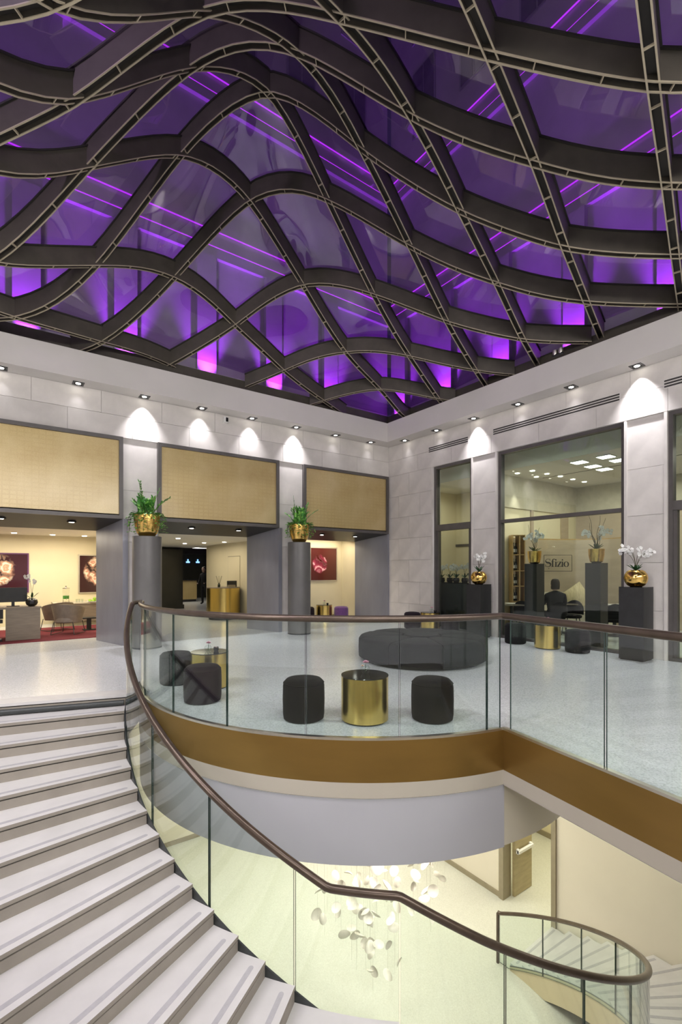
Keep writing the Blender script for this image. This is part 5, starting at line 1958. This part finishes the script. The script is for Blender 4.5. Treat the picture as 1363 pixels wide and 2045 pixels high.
glyphs.append(('i', letter_i(), -0.055))
glyphs.append(('z', merge(stroke([(-0.05, 0.137), (0.05, 0.137)], [th_, th_]), stroke([(0.042, 0.137), (-0.042, 0.005)], [0.036, 0.036]), stroke([(-0.05, 0.005), (0.052, 0.005)], [th_, th_]), stroke([(-0.048, 0.137), (-0.048, 0.10)], [th_, th_]), stroke([(0.05, 0.005), (0.05, 0.045)], [th_, th_])), 0.035))
glyphs.append(('i', letter_i(), 0.12))
o_pts = arcpts(0, 0.070, 0.056, 0.070, 0, 360, 28)
glyphs.append(('o', stroke(o_pts, [th_ + (0.036 - th_) * abs(math.cos(2 * PI * i / 28)) ** 1.5 for i in range(29)]), 0.225))
for nm, g_, xo in glyphs:
    g_.v = [(x * 1.02 + xo * 1.02, y, z) for x, y, z in g_.v]
    g_.build('letter', 'ink_black', sg, fix=True)
stroke([(-0.26, -0.05), (-0.245, -0.05)], [0.02, 0.02]).build('small_mark', 'ink_black', sg)
for k in range(9):
    stroke([(-0.19 + k * 0.045, -0.045), (-0.175 + k * 0.045, -0.045)], [0.006, 0.006]).build('small_mark', 'sign_panel', sg)
fw_, fh0, fh1 = 0.385, -0.12, 0.32
merge(stroke([(-fw_, fh0), (fw_, fh0)], [0.012] * 2), stroke([(-fw_, fh1), (fw_, fh1)], [0.012] * 2), stroke([(-fw_, fh0), (-fw_, fh1)], [0.012] * 2), stroke([(fw_, fh0), (fw_, fh1)], [0.012] * 2)).build('border', 'ink_black', sg)

# wine rack with bottles
rk = at_depth(1033, 12.45)
t = thing('wine_rack', 'tall open wooden wine rack beside the curved partition', 'rack', rk, vdir - PI / 2)
for x in (-0.155, 0.02, 0.155):
    MB().box(x - 0.012, x + 0.012, -0.14, 0.14, 0, 2.5).build('upright', 'rack_wood', t)
levels = [0.35, 0.75, 1.15, 1.55, 1.97, 2.48]
for z in levels:
    MB().box(-0.165, 0.165, -0.14, 0.14, z, z + 0.02).build('shelf', 'rack_wood', t)
bm_ = MB().lathe([(0.036, 0.0), (0.038, 0.01), (0.038, 0.18), (0.03, 0.215), (0.014, 0.24), (0.014, 0.30), (0.016, 0.31)], 14).mesh('glass', 'bottle_dark', True)
bl_ = MB().lathe([(0.0385, 0.06), (0.0385, 0.14)], 14, caps=False).mesh('paper', 'paper_white', True)
for i, z in enumerate(levels[:5]):
    for j, x in enumerate((-0.10, -0.02)):
        b = thing('wine_bottle', 'dark wine bottle on the %s rack shelf from below, %s one' % (ORD[i], 'left' if j == 0 else 'right'), 'bottle', (rk[0] + right.x * x + fwd.x * (-0.03 + 0.06 * j), rk[1] + right.y * x + fwd.y * (-0.03 + 0.06 * j), z + 0.02), group='wine bottles in the rack')
        link('glass', bm_, b)
        link('paper_label', bl_, b)
# orchids standing inside the restaurant window
for px, dd, where, sd, tw in ((1068, 10.95, 'left', 41, 2), (1192, 9.75, 'right', 43, 4)):
    p = at_depth(px, dd)
    pedestal(p, 'tall dark pedestal inside the wide window, at its %s' % where, 1.73, 0.31, 'pedestals inside the restaurant')
    t = thing('gold_pot', 'gold pot on the pedestal inside the window, at its %s' % where, 'pot', (p[0], p[1], 1.73), group='gold pots inside the restaurant')
    MB().lathe([(0.08, 0), (0.12, 0.03), (0.145, 0.14), (0.155, 0.29), (0.145, 0.29), (0.14, 0.26)], 32).build('pot', 'gold_leaf', t, smooth=True)
    MB().lathe([(0.14, 0.255), (0.05, 0.262)], 20).build('soil', 'stem_brown', t)
    orchid((p[0], p[1], 1.995), 'white orchid with curly twigs inside the window, at its %s' % where, sd, 5, 0.42, 0.26, 8, twigs=tw, petals=8)
# row of orchids inside the narrow window
p = on_x(905, 0.62)
t = thing('low_cabinet', 'grey green cabinet inside the narrow window', 'cabinet', (p[0], p[1], 0), 0)
MB().box(-0.2, 0.2, -0.75, 0.55, 0.0, 1.22).build('body', 'stringer_dark', t)
MB().box(-0.21, 0.21, -0.76, 0.56, 1.22, 1.25).build('top', 'black_gloss', t)
for i in range(5):
    q = (p[0] + 0.04 * (i % 2), p[1] + 0.4 - i * 0.26, 1.25)
    tt = thing('dark_pot', 'dark glass pot inside the narrow window, %s from the left' % ORD[i], 'pot', q, group='dark pots in the narrow window')
    MB().lathe([(0.07, 0), (0.09, 0.03), (0.085, 0.10), (0.07, 0.12), (0.065, 0.11)], 20).build('pot', 'black_gloss', tt, smooth=True)
    orchid((q[0], q[1], q[2] + 0.11), 'white orchid inside the narrow window, %s from the left' % ORD[i], 60 + i, 3, 0.36, 0.14, 5, petals=6, group='orchids in the narrow window')
